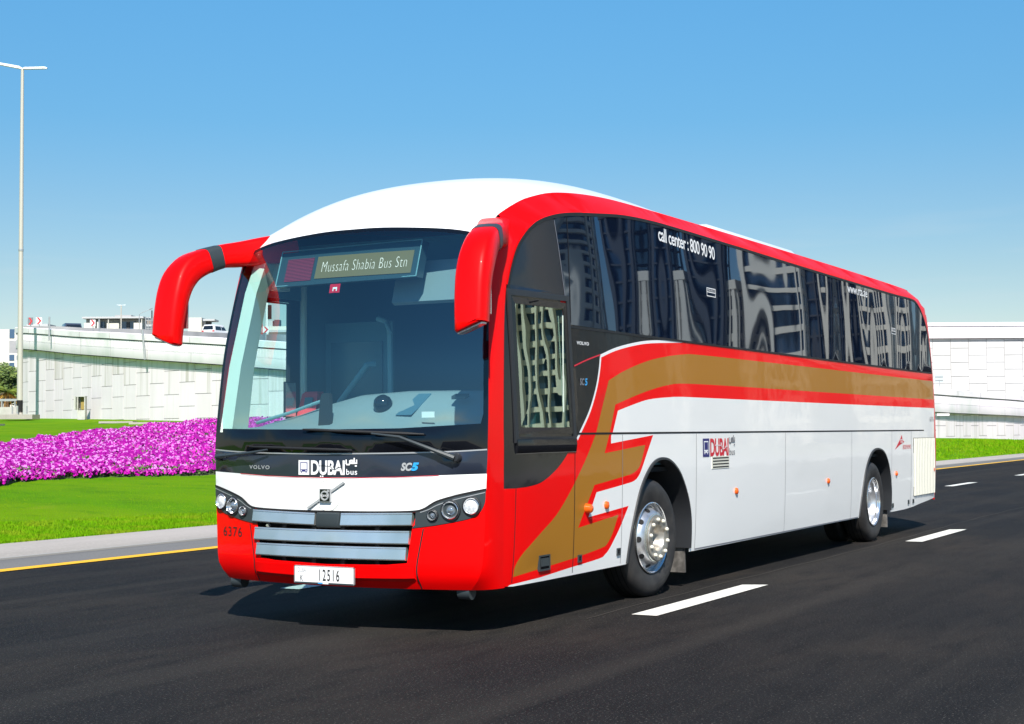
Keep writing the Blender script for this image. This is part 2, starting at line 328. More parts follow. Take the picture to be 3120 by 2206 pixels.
# ---- corner panels
def corner(s):
    nq, nz = 12, 44; vs = []; fs = []
    for i in range(nz):
        for k in range(nq):
            q = k / (nq - 1); ztop = 2.925 + .17 * q ** .8; z = .33 + (ztop - .33) * i / (nz - 1)
            ew = we(min(z, 2.95)); E0 = (x0(min(z, 3.0)) + .15 * ew * ew, ew); sx = xs_(z) + .01; S0 = (sx, ws(sx, z) - .0008)
            c = (E0[0] + .25 * (S0[0] - E0[0]), S0[1] - .002)
            x = (1 - q) ** 2 * E0[0] + 2 * q * (1 - q) * c[0] + q * q * S0[0]; y = (1 - q) ** 2 * E0[1] + 2 * q * (1 - q) * c[1] + q * q * S0[1]
            vs.append((x, s * y, z))
    for i in range(nz - 1):
        for k in range(nq - 1): fs.append((i * nq + k, i * nq + k + 1, (i + 1) * nq + k + 1, (i + 1) * nq + k))
    return link_mesh('corner_panel', vs, fs, RED, B, None, True, s > 0)
corner(-1); corner(1)
# ---- side skins with the livery cut in
gl_arc = catmull([(.56, 2.52), (.63, 2.70), (.72, 2.85), (.84, 2.96), (1.03, 3.07), (1.31, 3.155), (1.64, 3.215), (2.09, 3.265), (2.66, 3.32), (3.27, 3.345), (3.93, 3.35), (5.6, 3.345), (7.7, 3.335), (10.06, 3.33), (11.85, 3.33), (12.85, 3.335), (13.2, 3.27), (13.45, 3.12), (13.62, 2.95), (13.74, 2.7), (13.85, 2.31)], 6)
GLP = gl_arc + [(3.91, 2.31), (2.26, 2.315), (1.56, 2.32), (1.53, 2.53), (1.0, 2.525)]
QP = [p for p in gl_arc if p[0] < 1.36] + [(1.36, 3.10), (1.42, 2.85), (1.49, 2.53), (1.0, 2.526)]; QPM = mat('dark_quarter_panel', (.012, .016, .026), .12, spec=.4)
red_lo = [(-.2, .2), (.50, .325), (.56, .345), (1.0, .362), (1.52, .395)] + catmull([(1.52, .395), (2.05, .425), (2.16, .45), (2.24, .49), (2.33, .56), (2.45, .66), (2.62, .83)], 4)[1:] + [(1.83, .775), (1.98, .97)] + catmull([(1.98, .97), (2.52, 1.015), (2.74, 1.04), (2.85, 1.09), (2.93, 1.17), (3.0, 1.25), (3.16, 1.43)], 4)[1:] + \
    [(2.27, 1.365), (2.275, 1.43), (2.31, 1.46), (2.42, 1.64)] + catmull([(2.42, 1.64), (2.77, 1.70), (3.09, 1.745), (3.51, 1.77), (3.86, 1.78), (4.6, 1.78), (8, 1.778), (14.3, 1.775)], 4)[1:] + [(14.3, 3.9), (-.2, 3.9)]
gold_p = [(1.98, 1.45), (2.25, 1.89)] + catmull([(2.25, 1.89), (2.53, 1.97), (2.92, 2.055), (3.33, 2.12), (3.9, 2.175), (4.46, 2.19), (7, 2.19), (14.3, 2.18)], 4)[1:] + catmull([(14.3, 1.905), (8, 1.908), (5.4, 1.91), (3.96, 1.905), (3.52, 1.88), (3.1, 1.825), (2.7, 1.755), (2.37, 1.69)], 4) + \
    [(2.25, 1.46), (2.14, 1.285), (2.98, 1.345)] + catmull([(2.98, 1.345), (2.90, 1.21), (2.83, 1.145), (2.71, 1.105), (2.54, 1.085), (1.94, 1.03)], 4)[1:] + [(1.64, .70), (2.41, .765)] + catmull([(2.41, .765), (2.30, .62), (2.2, .54), (2.09, .51), (1.59, .465)], 4)[1:] + \
    catmull([(.60, .40), (.615, .47), (.70, .55), (.87, .64), (1.04, .72), (1.25, .82), (1.44, .95), (1.60, 1.08), (1.80, 1.26), (1.98, 1.45)], 4)[:-1]
wl = catmull([(1.62, 1.415), (1.69, 1.48), (1.86, 1.64), (1.99, 1.82), (2.06, 1.97), (2.10, 2.10)], 5) + catmull([(2.10, 2.10), (2.4, 2.17), (2.78, 2.23), (3.18, 2.272), (3.91, 2.312)], 5)[1:]
def offs(pts, d):
    out = []
    for i, p in enumerate(pts):
        t = Vector(pts[min(i + 1, len(pts) - 1)]) - Vector(pts[max(i - 1, 0)]); t.normalize(); out.append((p[0] + t.y * d, p[1] - t.x * d))
    return out
wl2 = offs(wl, .026)
white_line = wl + [(3.95, 2.305)] + wl2[::-1]
black_p = [(.30, 1.056), (.60, 1.05), (.77, 1.055)] + catmull([(.77, 1.055), (.99, 1.08), (1.2, 1.15), (1.36, 1.23), (1.49, 1.32), (1.60, 1.40)], 4)[1:] + wl + [(3.91, 2.36), (1.4, 2.36), (1.4, 2.56), (.53, 2.56), (.50, 2.3), (.46, 1.8), (.46, 1.2)]
tail_p = [(13.885, .2), (14.4, .2), (14.4, 3.9), (13.86, 3.9), (13.89, 2.3)]
archF = catmull([(2.61, .20), (2.61, .34), (2.66, .54), (2.74, .73), (2.86, .94), (3.01, 1.09), (3.18, 1.185), (3.38, 1.21), (3.57, 1.17), (3.76, 1.06), (3.92, .87), (4.0, .69), (4.02, .5), (4.02, .2)], 5)
archR = catmull([(9.75, .20), (9.76, .36), (9.87, .66), (10.04, .95), (10.30, 1.145), (10.60, 1.20), (10.93, 1.14), (11.15, .95), (11.25, .70), (11.27, .5), (11.27, .2)], 5)
zb = tab([(.3, .33), (9.6, .35), (11.3, .345), (12.3, .35), (12.8, .38), (14.1, .445)])
zl = list(np.linspace(.34, 3.04, 30)); xl = list(np.linspace(.75, 13.55, 70))
side_o = [(xs_(z), z) for z in zl] + [(x, zr(x)) for x in xl] + [(xr_(z), z) for z in np.linspace(3.4, .5, 24)] + [(x, zb(x)) for x in np.linspace(13.9, .6, 30)]
DOORG = [(.60, .95), (1.20, .95), (1.20, 2.58), (.66, 2.58)]
for s, mp, holes in ((-1, SL, [archF, archR, [(.655, 1.505), (1.49, 1.505), (1.43, 2.43), (.655, 2.42)]]), (1, SR, [archF, archR, DOORG])):
    V, T, Rg = cdt(side_o, [red_lo, gold_p, black_p, white_line, tail_p, GLP, QP], holes, (.16, .12))
    mk('side_panel', [0, 1, 2, 3, 4, 5], [WHT, RED, GLD, BLK, WLT], mis={0: 0, 1: 1, 2: 2, 3: 3, 4: 4, 5: 1}, mapf=mp, flip=s > 0)
    mk('side_window', [6], SGL, mapf=mp, off=.001, flip=s > 0); mk('quarter_panel', [7], QPM, mapf=mp, off=.001, flip=s > 0)
    fline('window_seal', gl_arc, .028, RUB, off=.006, mapf=mp)
    fline('window_seal', [(1.56, 2.30), (3.9, 2.3), (8, 2.3), (13.86, 2.3)], .018, RUB, off=.005, mapf=mp)
    for nm, arc in (('wheel_arch', archF), ('wheel_arch', archR)):
        q = [p for p in arc if p[1] > .335]; mb = MB(); vs = []; n = len(q)
        for i, p in enumerate(q):
            d = Vector(q[min(i + 1, n - 1)]) - Vector(q[max(i - 1, 0)]); d.normalize(); nn = Vector((-d.y, d.x)); a = Vector(p)
            for (o, e) in ((.022, .002), (.020, .016), (0, .018), (-.004, -.01), (-.004, -.42)):
                b = a + nn * o; y = ws(max(p[0], .5), p[1]) + e; vs.append((b.x, s * y, b.y))
        mb.add(vs, [(i * 5 + k, i * 5 + k + 1, (i + 1) * 5 + k + 1, (i + 1) * 5 + k) for i in range(n - 1) for k in range(4)]); mb.build(nm, PLA, B, 'angle')
    # seam lines
    fline('panel_gap', [(1.60, 1.450), (5, 1.449), (9, 1.447), (14.06, 1.444)], .016, DRK, off=.002, mapf=mp)
    for xa, xb in ((1.585, 1.555), (2.50, 2.47), (4.19, 4.155), (6.83, 6.78), (9.42, 9.36), (11.36, 11.28), (12.43, 12.36)):
        fline('panel_gap', [(xa, 1.438), (xb, .352)], .011 if xa < 2 or xa > 12 else .008, DRK if xa < 2 else GRY, off=.002, mapf=mp)
    fline('panel_gap', [(.615, 1.05), (.60, .7), (.58, .36)], .009, DRK, off=.002, mapf=mp)
    fline('skirt_edge', [(4.16, .353), (6, .355), (9.7, .36)], .012, GRY, off=.002, mapf=mp)
# thin red accent line, window divisions
fline('accent_line', [(1.60, 1.99), (1.85, 2.05), (2.10, 2.10)], .012, RLT, off=.003, mapf=SL)
fline('window_division', [(1.34, 3.13), (1.41, 2.85), (1.48, 2.54)], .010, GRY, off=.003, mapf=SL)
fline('window_division', [(1.57, 3.19), (1.57, 2.33)], .012, DRK, off=.003, mapf=SL)
# ---- roof
crown = tab([(.3, 2.97), (.35, 3.03), (.45, 3.13), (.6, 3.235), (.85, 3.37), (1.2, 3.49), (1.7, 3.60), (2.3, 3.69), (2.9, 3.74), (3.4, 3.75), (3.75, 3.735), (4.05, 3.67), (4.3, 3.615)])
def roofgrid(name, xa, xb, nx, cr, m, front=False, bright=0):
    vs = []; fs = []; ny = 33
    for i in range(nx):
        for k in range(ny):
            yn = -1 + 2 * k / (ny - 1)
            xs0 = xa
            if front:
                y = yn * 1.10; z = zt(y); xs0 = x0(z) + .15 * y * y
            x = xs0 + (xb - xs0) * (i / (nx - 1)) ** (1.5 if front else 1)
            hw = ws(max(x, .75), zr(max(x, .75))) if x > .75 else 1.10 + (ws(.75, zr(.75)) - 1.10) * max(0, (x - .5)) / .25
            e = zr(x); z = e + (cr(x) - e) * (1 - abs(yn) ** 2.3)
            if front and i == 0: z = zt(yn * 1.10)
            vs.append((x, yn * hw, z))
    for i in range(nx - 1):
        for k in range(ny - 1): fs.append((i * ny + k, (i + 1) * ny + k, (i + 1) * ny + k + 1, i * ny + k + 1))
    return link_mesh(name, vs, fs, m, B, None, True, True)
roofgrid('roof_dome', .35, 4.3, 50, crown, WHT, True)
rc = lambda x: zr(x) + .085
roofgrid('roof', 4.25, 13.9, 50, rc, WHT)
mb = MB(); 
for (xa, xb, hw, zt_) in ((5.6, 8.9, .80, 3.68),):
    secs = []
    for x, f in ((xa, 0), (xa + .05, .4), (xa + .35, .95), (xb - .3, 1), (xb - .05, .5), (xb, 0)):
        h = 3.58 + (zt_ - 3.58) * f; secs.append([(x, -hw - .1, 3.55), (x, -hw, h - .03), (x, -hw + .08, h), (x, hw - .08, h), (x, hw, h - .03), (x, hw + .1, 3.55)])
    mb.loft(secs)
mb.build('roof_unit', WHT, B)
# ---- rear
vs = []; fs = []; zs = np.linspace(.40, 3.5, 30)
for z in zs:
    for k in range(17):
        yn = -1 + 2 * k / 16; x = xr_(z); hw = ws(x, min(z, zr(x))); vs.append((x + .10 * (1 - yn * yn), yn * hw, min(z, zr(min(x, 13.95)) + .08 * (1 - yn * yn))))
for i in range(29):
    for k in range(16): fs.append((i * 17 + k, i * 17 + k + 1, (i + 1) * 17 + k + 1, (i + 1) * 17 + k))
link_mesh('rear_panel', vs, fs, RED, B, None, True)
# ---- underside and floor
mb = MB(); mb.box((.3, -1.1, .36), (2.55, 1.1, .50)); mb.box((4.08, -1.2, .37), (9.7, 1.2, .5)); mb.box((11.3, -1.18, .42), (13.9, 1.18, .6)); mb.box((.4, -.7, .5), (13.9, .7, .92)); mb.build('underbody', DRK, B)
mb = MB().box((.55, -1.2, .93), (2.42, 1.2, .97)).box((4.18, -1.2, .93), (9.57, 1.2, .97)).box((11.43, -1.2, .93), (13.9, 1.2, .97)).box((2.42, -1.17, 1.16), (4.18, 1.17, 1.18)).box((9.57, -1.17, 1.16), (11.43, 1.17, 1.18)); mb.build('floor', INT, B)
mb = MB(); mb.box((4.5, -1.15, .5), (9.6, 1.15, .93)); mb.build('luggage_bay', DRK, B)
for s in (-1, 1):                       # inner side walls (the door opening stays open on the right)
    mb = MB()
    if s < 0: mb.box((1.62, -1.19, 1.22), (13.7, -1.17, 3.05))
    else: mb.box((1.28, 1.17, 1.22), (13.7, 1.19, 3.05)); mb.box((.62, 1.17, 2.60), (1.28, 1.19, 3.0))
    mb.build('inner_wall', INT, B)
mb = MB(); mb.box((.95, -1.1, 2.98), (13.7, 1.1, 3.02)); mb.build('ceiling', INT, B)
mb = MB(); mb.box((5.0, -1.17, .97), (5.05, 1.17, 2.98)); mb.build('dark_backdrop', INT, B)  # added dark wall, stands for the unlit depth of the cabin behind
# ---- mirrors: an arm out of the roof corner that hangs down as a housing
def mirror(s):
    P = [((.86, .98, 3.0), .13, .12), ((.66, 1.06, 2.965), .125, .115), ((.46, 1.165, 2.92), .115, .105), ((.29, 1.235, 2.89), .105, .095), ((.14, 1.285, 2.84), .105, .098), ((.01, 1.325, 2.775), .11, .105),
         ((-.085, 1.345, 2.68), .118, .10), ((-.14, 1.352, 2.57), .122, .09), ((-.17, 1.357, 2.45), .120, .085), ((-.19, 1.362, 2.32), .118, .08), ((-.20, 1.366, 2.21), .114, .078)]
    Q = catmull([(*p, a, b) for p, a, b in P], 4); secs = []; pts = [Vector(q[:3]) for q in Q]; N = len(Q)
    for i, q in enumerate(Q):
        d = (pts[min(i + 1, N - 1)] - pts[max(i - 1, 0)]).normalized()
        lat = Vector((.35, 1, 0)).normalized() if 1 else 0
        a = (lat - d * lat.dot(d)); hw = q[3]
        ydir = Vector((0, 1, 0)) - d * d.y
        # frame: u across (mostly y when hanging, mostly vertical normal when horizontal), v = out of the front
        t = min(1, max(0, i / N * 1.6))
        u = (Vector((.55 * (1 - t), 1, 0))); u = (u - d * u.dot(d)).normalized(); v = d.cross(u).normalized()
        sec = []
        for k in range(16):
            th = 2 * math.pi * k / 16; c, sn = math.cos(th), math.sin(th); e = .48
            sec.append(pts[i] + u * (math.copysign(abs(c) ** e, c) * hw) + v * (math.copysign(abs(sn) ** e, sn) * q[4]))
        if i == N - 1: sec = [p + Vector((0, 0, (p - pts[i]).dot(Vector((0, 1, 0))) * .35)) for p in sec]
        secs.append(sec)
    sg = lambda sec: [(p.x, s * p.y, p.z) for p in sec]
    last = secs[-1]; c = sum(last, Vector()) / 16
    secs.append([c + (p - c) * .9 + Vector((0, 0, -.018)) for p in last])
    S = [sg(q) for q in secs]
    m = MB().loft(S); o = m.build('mirror', RED, B)
    # dark joint collar between arm and housing
    r0, r1 = 13, 16
    j = MB().loft([[tuple(Vector(c2) + (Vector(p) - Vector(c2)) * 1.035) for p in S[i]] for i in range(r0, r1 + 1) for c2 in [tuple(sum((Vector(p) for p in S[i]), Vector()) / 16)]]); j.build('joint_collar', PLB, o)
    # pale strip under the housing
    c = Vector(S[-1][0]) * 0 + sum((Vector(p) for p in S[-1]), Vector()) / 16
    k = MB().obox((c.x, c.y, c.z - .006), (.035, 0, 0), (0, .095 * 1, .034 * s), (0, 0, .006)); k.build('lamp_strip', LEN, o)
    g = MB().obox((-.085, s * 1.355, 2.42), (.004, 0, 0), (0, .10, 0), (0, 0, .13)); g.build('mirror_glass', CHR, o)
    return o
mirror(-1); mirror(1)

# ------------------------------------------------------------------ front details
def fnorm(y, z):
    dz = (x0(z + .02) - x0(z - .02)) / .04; return Vector((-1, .3 * y, dz)).normalized()
mb = MB(); vs = []
for y in np.linspace(-.74, .74, 21): vs.append([(Fm(y, .90, -.09)), (Fm(y, .49, -.09))])
mb.loft([[Fm(y, .905, -.002), Fm(y, .895, -.10), Fm(y, .49, -.10), Fm(y, .495, -.002)] for y in np.linspace(-.745, .745, 21)], closed=False, cap=False)
for s in (-1, 1): mb.add([Fm(s * .745, .905, 0), Fm(s * .745, .905, -.1), Fm(s * .65, .49, -.1), Fm(s * .65, .49, 0)], [(0, 1, 2, 3)])
for y in (-.42, .42, -.13, .13): mb.box((x0(.7) + .15 * y * y + .012, y - .018, .5), (x0(.7) + .15 * y * y + .08, y + .018, .88))
grl = mb.build('grille_recess', DRK, B)
def slat(ya, yb, zat, zab, zbt, zbb, o1=.016):
    """curved steel slat from ya to yb; top and bottom heights at both ends, slightly inset ends"""
    secs = []
    for t in np.linspace(0, 1, 15):
        y = ya + (yb - ya) * t; zt1 = zat + (zbt - zat) * t; zb1 = zab + (zbb - zab) * t; yy = y
        secs.append([Fm(y, zt1, -.02), Fm(y, zt1, o1 - .006), Fm(y, zt1 - .010, o1 - .002), Fm(y, zt1 - .013, o1 - .006), Fm(y, zb1 + .008, o1 + .008), Fm(y, zb1, o1 + .004), Fm(y, zb1, -.02)])
    return MB().loft(secs).build('grille_slat', STL, B, 'angle')
slat(-.706, -.132, .888, .795, .878, .784); slat(.103, .742, .875, .784, .886, .794)
slat(-.683, .722, .755, .660, .752, .657); slat(-.658, .702, .637, .542, .634, .542)
# sensor box between the upper slats
mb = MB().loft([[Fm(y, .884, o - .03), Fm(y, .882, o - .002), Fm(y, .872, o + .012), Fm(y, .80, o + .02), Fm(y, .778, o + .014), Fm(y, .768, o), Fm(y, .768, o - .03)] for y, o in ((-.12, -.004), (-.112, .008), (-.08, .012), (0, .013), (.05, .012), (.082, .008), (.09, -.004))]); mb.build('sensor_cover', PLB, B)
MB().lathe(Fm(.585, .768, -.02), (-1, 0, 0), [(.001, .03), (.010, .03), (.014, .022), (.014, 0)], 12).build('tow_eye_cap', CHR, B)
# headlamp clusters
def cluster(s):
    o = [(-1.232, 1.056), (-1.0, 1.000), (-.89, .966), (-.83, .935), (-.765, .905), (-.73, .892), (-.722, .80), (-.70, .776)] + catmull([(-.70, .776), (-.86, .797), (-1.0, .822), (-1.12, .85), (-1.18, .884), (-1.212, .93), (-1.228, .98), (-1.232, 1.056)], 4)[1:-1]
    o = [(a * -s, b) for a, b in o]; 
    V, T, Rg = cdt(o, [], [], (.05, .05)); nv, nf = sub(V, T, range(len(T)), lambda a, b: Fm(a, b, .006)); h = link_mesh('headlamp_cluster', nv, nf, PLB, B, None, True, True)
    fline('cluster_rim', [(-s * a, b) for a, b in ((-1.228, 1.036), (-1.0, .980), (-.89, .944), (-.83, .913), (-.765, .891))], .006, STEELG, .009, h)
    for y, z, r, kind in ((1.133, .938, .056, 0), (.985, .907, .060, 1), (.856, .871, .035, 2)):
        y *= s; n = fnorm(y, z); c = Vector(Fm(y, z, .006)); ax = (n + Vector((-.6, 0, 0))).normalized()
        l = MB().lathe(c, ax, [(r * 1.28, -.004), (r * 1.25, .012), (r * 1.14, .014), (r * 1.05, -.012), (r * 1.0, -.03)], 36).build('headlight', PLA, B)
        MB().lathe(c, ax, [(r * 1.03, .008), (r * 1.06, .017), (r * 1.0, .022), (r * .93, .017), (r * .90, .004)], 36).build('lamp_ring', CHR, l)
        if kind == 0: MB().lathe(c, ax, [(r * .92, .003), (r * .86, .010), (r * .6, .017), (r * .25, .021), (.0005, .022)], 32).build('lens', LEN, l)
        else:
            MB().lathe(c, ax, [(r * .92, .006), (r * .72, -.012), (r * .62, -.022), (r * .60, -.026)], 32).build('reflector', CHR, l)
            MB().lathe(c, ax, [(r * .64, -.018), (r * .60, .0), (r * .42, .014), (r * .2, .021), (.0005, .023)], 28).build('lens', CLR, l)
cluster(-1); cluster(1)
# number plate
pl = MB().obox((-.022, .008, .418), (.006, 0, 0), (0, .262, 0), (0, 0, .066)).build('number_plate', WLT, B, False)
pm = lambda y: (lambda a, b, off=0: (-.0295 - off, y - a, b))
PM = pm(0)
for bx in ((-.27, .27, .352, .358), (-.27, .27, .478, .484), (-.27, -.264, .352, .484), (.264, .27, .352, .484)):
    MB().box((-.0285, -bx[1] + .008, bx[2]), (-.0150, -bx[0] + .008, bx[3])).build('plate_frame', STEELG, pl, False)
MB().box((-.0298, -.254, .352), (-.028, .27, .364)).build('plate_base_strip', PLB, pl, False)
MB().box((-.0304, .02, .354), (-.0299, .06, .362)).build('blue_mark', LBL, pl, False); MB().box((-.0304, -.035, .354), (-.0299, .018, .362)).build('white_mark', WLT, pl, False)
text_on('plate_digits', '12516', (-.048, .132, .376, .462), PM, INK, pl, .012, 0, 1.25)
text_on('plate_code', 'K', (-.222, -.196, .370, .415), PM, INK, pl, .0)
text_on('plate_emirate', 'DUBAI', (-.243, -.165, .434, .468), PM, GRY, pl, -.01)
# lettering on the cowl and bumper (viewer's right is -y)
FY = lambda off0: (lambda a, b, off=0: Fm(-a, b, off0 + off))
L1 = FY(.004)
bx = MB()
def rect(mb, mp, a0, a1, b0, b1, m=0, off=0): mb.add([mp(a0, b0, off), mp(a1, b0, off), mp(a1, b1, off), mp(a0, b1, off)], [(0, 1, 2, 3)], m)
def logo(name, mp, a0, a1, b0, b1, cbox, cbus, ctext, csmall, parent, inv=False):
    W = a1 - a0; H = b1 - b0; bw = W * .195
    mb = MB(); rect(mb, mp, a0, a0 + bw, b0, b1, 0)
    iw = bw * .68; ia = a0 + bw * .16; 
    rect(mb, mp, ia, ia + iw, b0 + H * .22, b0 + H * .86, 1, .0006); rect(mb, mp, ia + iw * .1, ia + iw * .9, b0 + H * .38, b0 + H * .80, 0, .0012)
    for t in (.1, .74): rect(mb, mp, ia + iw * t, ia + iw * (t + .14), b0 + H * .14, b0 + H * .22, 1, .0006); rect(mb, mp, ia + iw * (t + .0), ia + iw * (t + .14), b0 + H * .25, b0 + H * .32, 0, .0014)
    bo = mb.build(name + '_badge', [cbox, cbus], parent, False)
    V, F = text2d('DUBAI', 0, .03, .96); V = fit(V, a0 + bw * 1.15, a0 + W * .80, b0, b1)
    link_mesh(name + '_word', [mp(a, b) for a, b in V], F, ctext, bo, None, False)
    # the hairline that weaves through the word, and the two dots below
    mb = MB(); u0 = a0 + bw * 1.15; uw = a0 + W * .80 - u0
    strokes([[(.24, .62), (.33, .62), (.36, .70), (.40, .62), (.58, .60), (.66, .40), (.74, .40), (.86, .55), (.93, .55)]], H * .035, lambda a, b, o=0: mp(a, b, .001 + o), mb, 0, (u0, u0 + uw, b0, b1)); mb.build(name + '_hairline', cbus if inv else INK, bo, False)
    mb = MB(); rect(mb, mp, u0 + uw * .28, u0 + uw * .32, b0 - H * .14, b0 - H * .04); rect(mb, mp, u0 + uw * .34, u0 + uw * .38, b0 - H * .14, b0 - H * .04); mb.build(name + '_dots', ctext, bo, False)
    mb = MB(); strokes(ARAB, H * .10, mp, mb, 0, (a0 + W * .82, a1, b0 + H * .55, b1 + H * .12)); mb.build(name + '_arabic', csmall, bo, False)
    V, F = text2d('bus', 0, .01, 1.1); V = fit(V, a0 + W * .825, a1, b0 + H * .03, b0 + H * .42); link_mesh(name + '_bus', [mp(a, b) for a, b in V], F, csmall, bo, None, False)
logo('front_logo', L1, -.262, .268, 1.157, 1.266, WLT, BLT, WLT, WLT, B)
text_on('maker_word', 'VOLVO', (-.792, -.560, 1.195, 1.225), L1, STEELG, B, .035, 0, 1.25)
sc = text_on('model_letters', 'SC', (.618, .705, 1.190, 1.250), L1, SLV, B, .05, .25); text_on('model_numeral', '5', (.695, .757, 1.191, 1.251), FY(.0055), LBL, B, .06, .25)
text_on('fleet_number', '6376', (-1.122, -.884, .668, .742), FY(.003), INK, B, .0, 0, 1.15)
# maker badge: diagonal bar, square and ring on the white panel
mb = MB(); c = Fm(.003, 1.007, .006)
dv = Vector((0, -.329, .198)).normalized(); up = Vector((0, .198, .329)).normalized()
mb.obox((c[0] - .0, .003, 1.007), (.006, 0, 0), dv * .192, up * .0085)
em = mb.build('badge_bar', SLV, B, False)
MB().obox((c[0] - .004, .003, 1.007), (.010, 0, 0), (0, .049, 0), (0, 0, .049)).build('badge_frame', SLV, em, False)
MB().obox((c[0] - .012, .003, 1.007), (.004, 0, 0), (0, .044, 0), (0, 0, .045)).build('badge_plate', BLK, em, False)
mb = MB(); vs = []; n = 36
mb.lathe((c[0] - .016, .003, 1.005), (-1, 0, 0), [(.024, 0), (.026, .005), (.036, .005), (.038, 0)], 32); mb.obox((c[0] - .019, -.027, 1.036), (.003, 0, 0), (0, .008, -.008), (0, .006, .006)); mb.build('badge_ring', SLV, em)
text_on('badge_word', 'VOLVO', (-.034, .028, .998, 1.013), lambda a, b, off=0: (c[0] - .0235, .003 - a, b), WLT, em, .02)
fl = MB(); fl.lathe((c[0] + .0045, -.01, 1.005), (-1, 0, 0), [(.111, 0), (.1125, .0012), (.114, 0)], 48); fl.build('panel_ring', CREAM, em)
# wipers
def on(y, z, o): return Vector(Fm(y, z, o))
def wiper(hub, elbow, b0_, b1_, mid):
    a = MB().lathe(on(*hub, 0), (-1, 0, .1), [(.034, 0), (.034, .03), (.028, .045), (.001, .048)], 20).build('wiper', PLA, B)
    hb = on(*hub, .05); el = on(*elbow, .06); k = hb + (el - hb) * .3
    MB().tube([hb, k], [.022, .019], 8).build('wiper_head', PLB, a); MB().tube([k, el, on(*mid, .035)], [.016, .011, .007], 8).build('wiper_arm', PLB, a)
    q = [on(b0_[0] + (b1_[0] - b0_[0]) * t, b0_[1] + (b1_[1] - b0_[1]) * t, .020) for t in np.linspace(0, 1, 9)]
    MB().tube(q, [.006] + [.011] * 7 + [.006], 8).build('wiper_blade', RUB, a)
wiper((-1.035, 1.283), (-.635, 1.437), (.215, 1.497), (-.80, 1.455), (-.40, 1.463))
wiper((1.16, 1.288), (.72, 1.322), (.775, 1.368), (-.235, 1.341), (.56, 1.345))
# light/rain pod and black tall unit behind the glass, red sticker
st = MB(); rect(st, FY(-.004), -.105, -.009, 2.531, 2.600); so = st.build('glass_sticker', RLT, B, False)
st = MB(); rect(st, FY(-.003), -.075, -.035, 2.545, 2.575); rect(st, FY(-.002), -.066, -.044, 2.535, 2.562, 1); st.build('sticker_icon', [WLT, RLT], so, False)
# ------------------------------------------------------------------ side details
SO = lambda off0: (lambda a, b, off=0: SL(a, b, off0 + off))
logo('side_logo', SO(.003), 4.35, 5.22, 1.215, 1.39, BLT, WLT, RLT, GRY, B, True)
text_on('call_center_lettering', 'call center : 800 90 90', (3.44, 4.86, 3.165, 3.295), lambda a, b, off=0: SL(a, b - .045 * (a - 3.44) / 1.4 + .03, .005), WLT, B, .012, 0, .92)
text_on('web_lettering', 'www.rta.ae', (9.50, 10.42, 3.19, 3.285), SO(.005), WLT, B, .01)
text_on('maker_word', 'VOLVO', (1.66, 1.885, 2.165, 2.193), SO(.004), WLT, B, .03, 0, 1.2)
text_on('model_letters', 'SC', (1.69, 1.775, 1.838, 1.896), SO(.004), GRY, B, .03, .15); text_on('model_numeral', '5', (1.782, 1.832, 1.838, 1.896), SO(.004), LBL, B, .03, .15)
text_on('fleet_number', '6376', (13.56, 13.80, 1.575, 1.645), SO(.003), GRY, B)
text_on('phone_lettering', '8009090', (11.93, 12.38, 1.185, 1.245), SO(.003), RLT, B, -.01)
mb = MB(); m3 = SO(.003); mb.add([m3(11.50, 1.185), m3(11.78, 1.25), m3(12.01, 1.285), m3(11.93, 1.315), m3(11.88, 1.385), m3(11.80, 1.33)], [(0, 1, 5), (1, 2, 3, 5), (5, 3, 4)]); em = mb.build('operator_emblem', RLT, B, False)
text_on('emblem_word', 'rta', (11.79, 11.92, 1.275, 1.335), SO(.0045), WLT, em, .01)
for (a0, a1, b0, b1) in ((4.59, 4.83, 2.775, 2.86), (11.56, 11.78, 2.775, 2.86)):
    mb = MB(); r_ = lambda *q: rect(mb, SO(.004), *q)
    r_(a0, a1, b1 - .008, b1); r_(a0, a1, b0, b0 + .008); r_(a0, a0 + .01, b0 + .008, b1 - .008); r_(a1 - .01, a1, b0 + .008, b1 - .008); r_(a0, a1, (b0 + b1) / 2 - .004, (b0 + b1) / 2 + .004)
    o = mb.build('exit_sticker', WLT, B, False); text_on('exit_words', 'EMERGENCY', (a0 + .02, a1 - .02, (b0 + b1) / 2 + .010, b1 - .014), SO(.004), WLT, o, .0)
for x in (2.16, 5.25, 8.39, 11.55, 13.71):
    y = -ws(x, .86); MB().lathe((x, y, .857), (0, -1, 0), [(.034, 0), (.034, .008), (.030, .020), (.015, .026), (.0005, .028)], 20).build('marker_lamp', ORG, B)
    MB().lathe((x, -y, .857), (0, 1, 0), [(.034, 0), (.034, .008), (.030, .020), (.015, .026), (.0005, .028)], 20).build('marker_lamp', ORG, B)
for s in (-1, 1):
    y = s * ws(1.79, .85); MB().lathe((1.79, y, .848), (0, s, 0), [(.040, 0), (.038, .025), (.034, .045), (.022, .054), (.0005, .057)], 24).build('side_indicator', ORG, B)
def framed(x0_, x1_, z0, z1, n, name, m1, m2):
    yy = -ws((x0_ + x1_) / 2, (z0 + z1) / 2); mb = MB(); t = .012
    for b in ((x0_, x1_, z0, z0 + t), (x0_, x1_, z1 - t, z1), (x0_, x0_ + t, z0 + t, z1 - t), (x1_ - t, x1_, z0 + t, z1 - t)): mb.box((b[0], yy - .010, b[2]), (b[1], yy + .01, b[3]))
    o = mb.build(name, m1, B, False); MB().box((x0_ + t, yy - .004, z0 + t), (x1_ - t, yy + .01, z1 - t)).build('inset', m2, o, False)
    return o
o = framed(.97, 1.15, .41, .53, 1, 'hatch_handle', PLB, BLK); MB().obox((1.06, -ws(1, .47) - .008, .475), (.06, 0, 0), (0, .004, 0), (0, .001, .03)).build('grip', PLB, o)
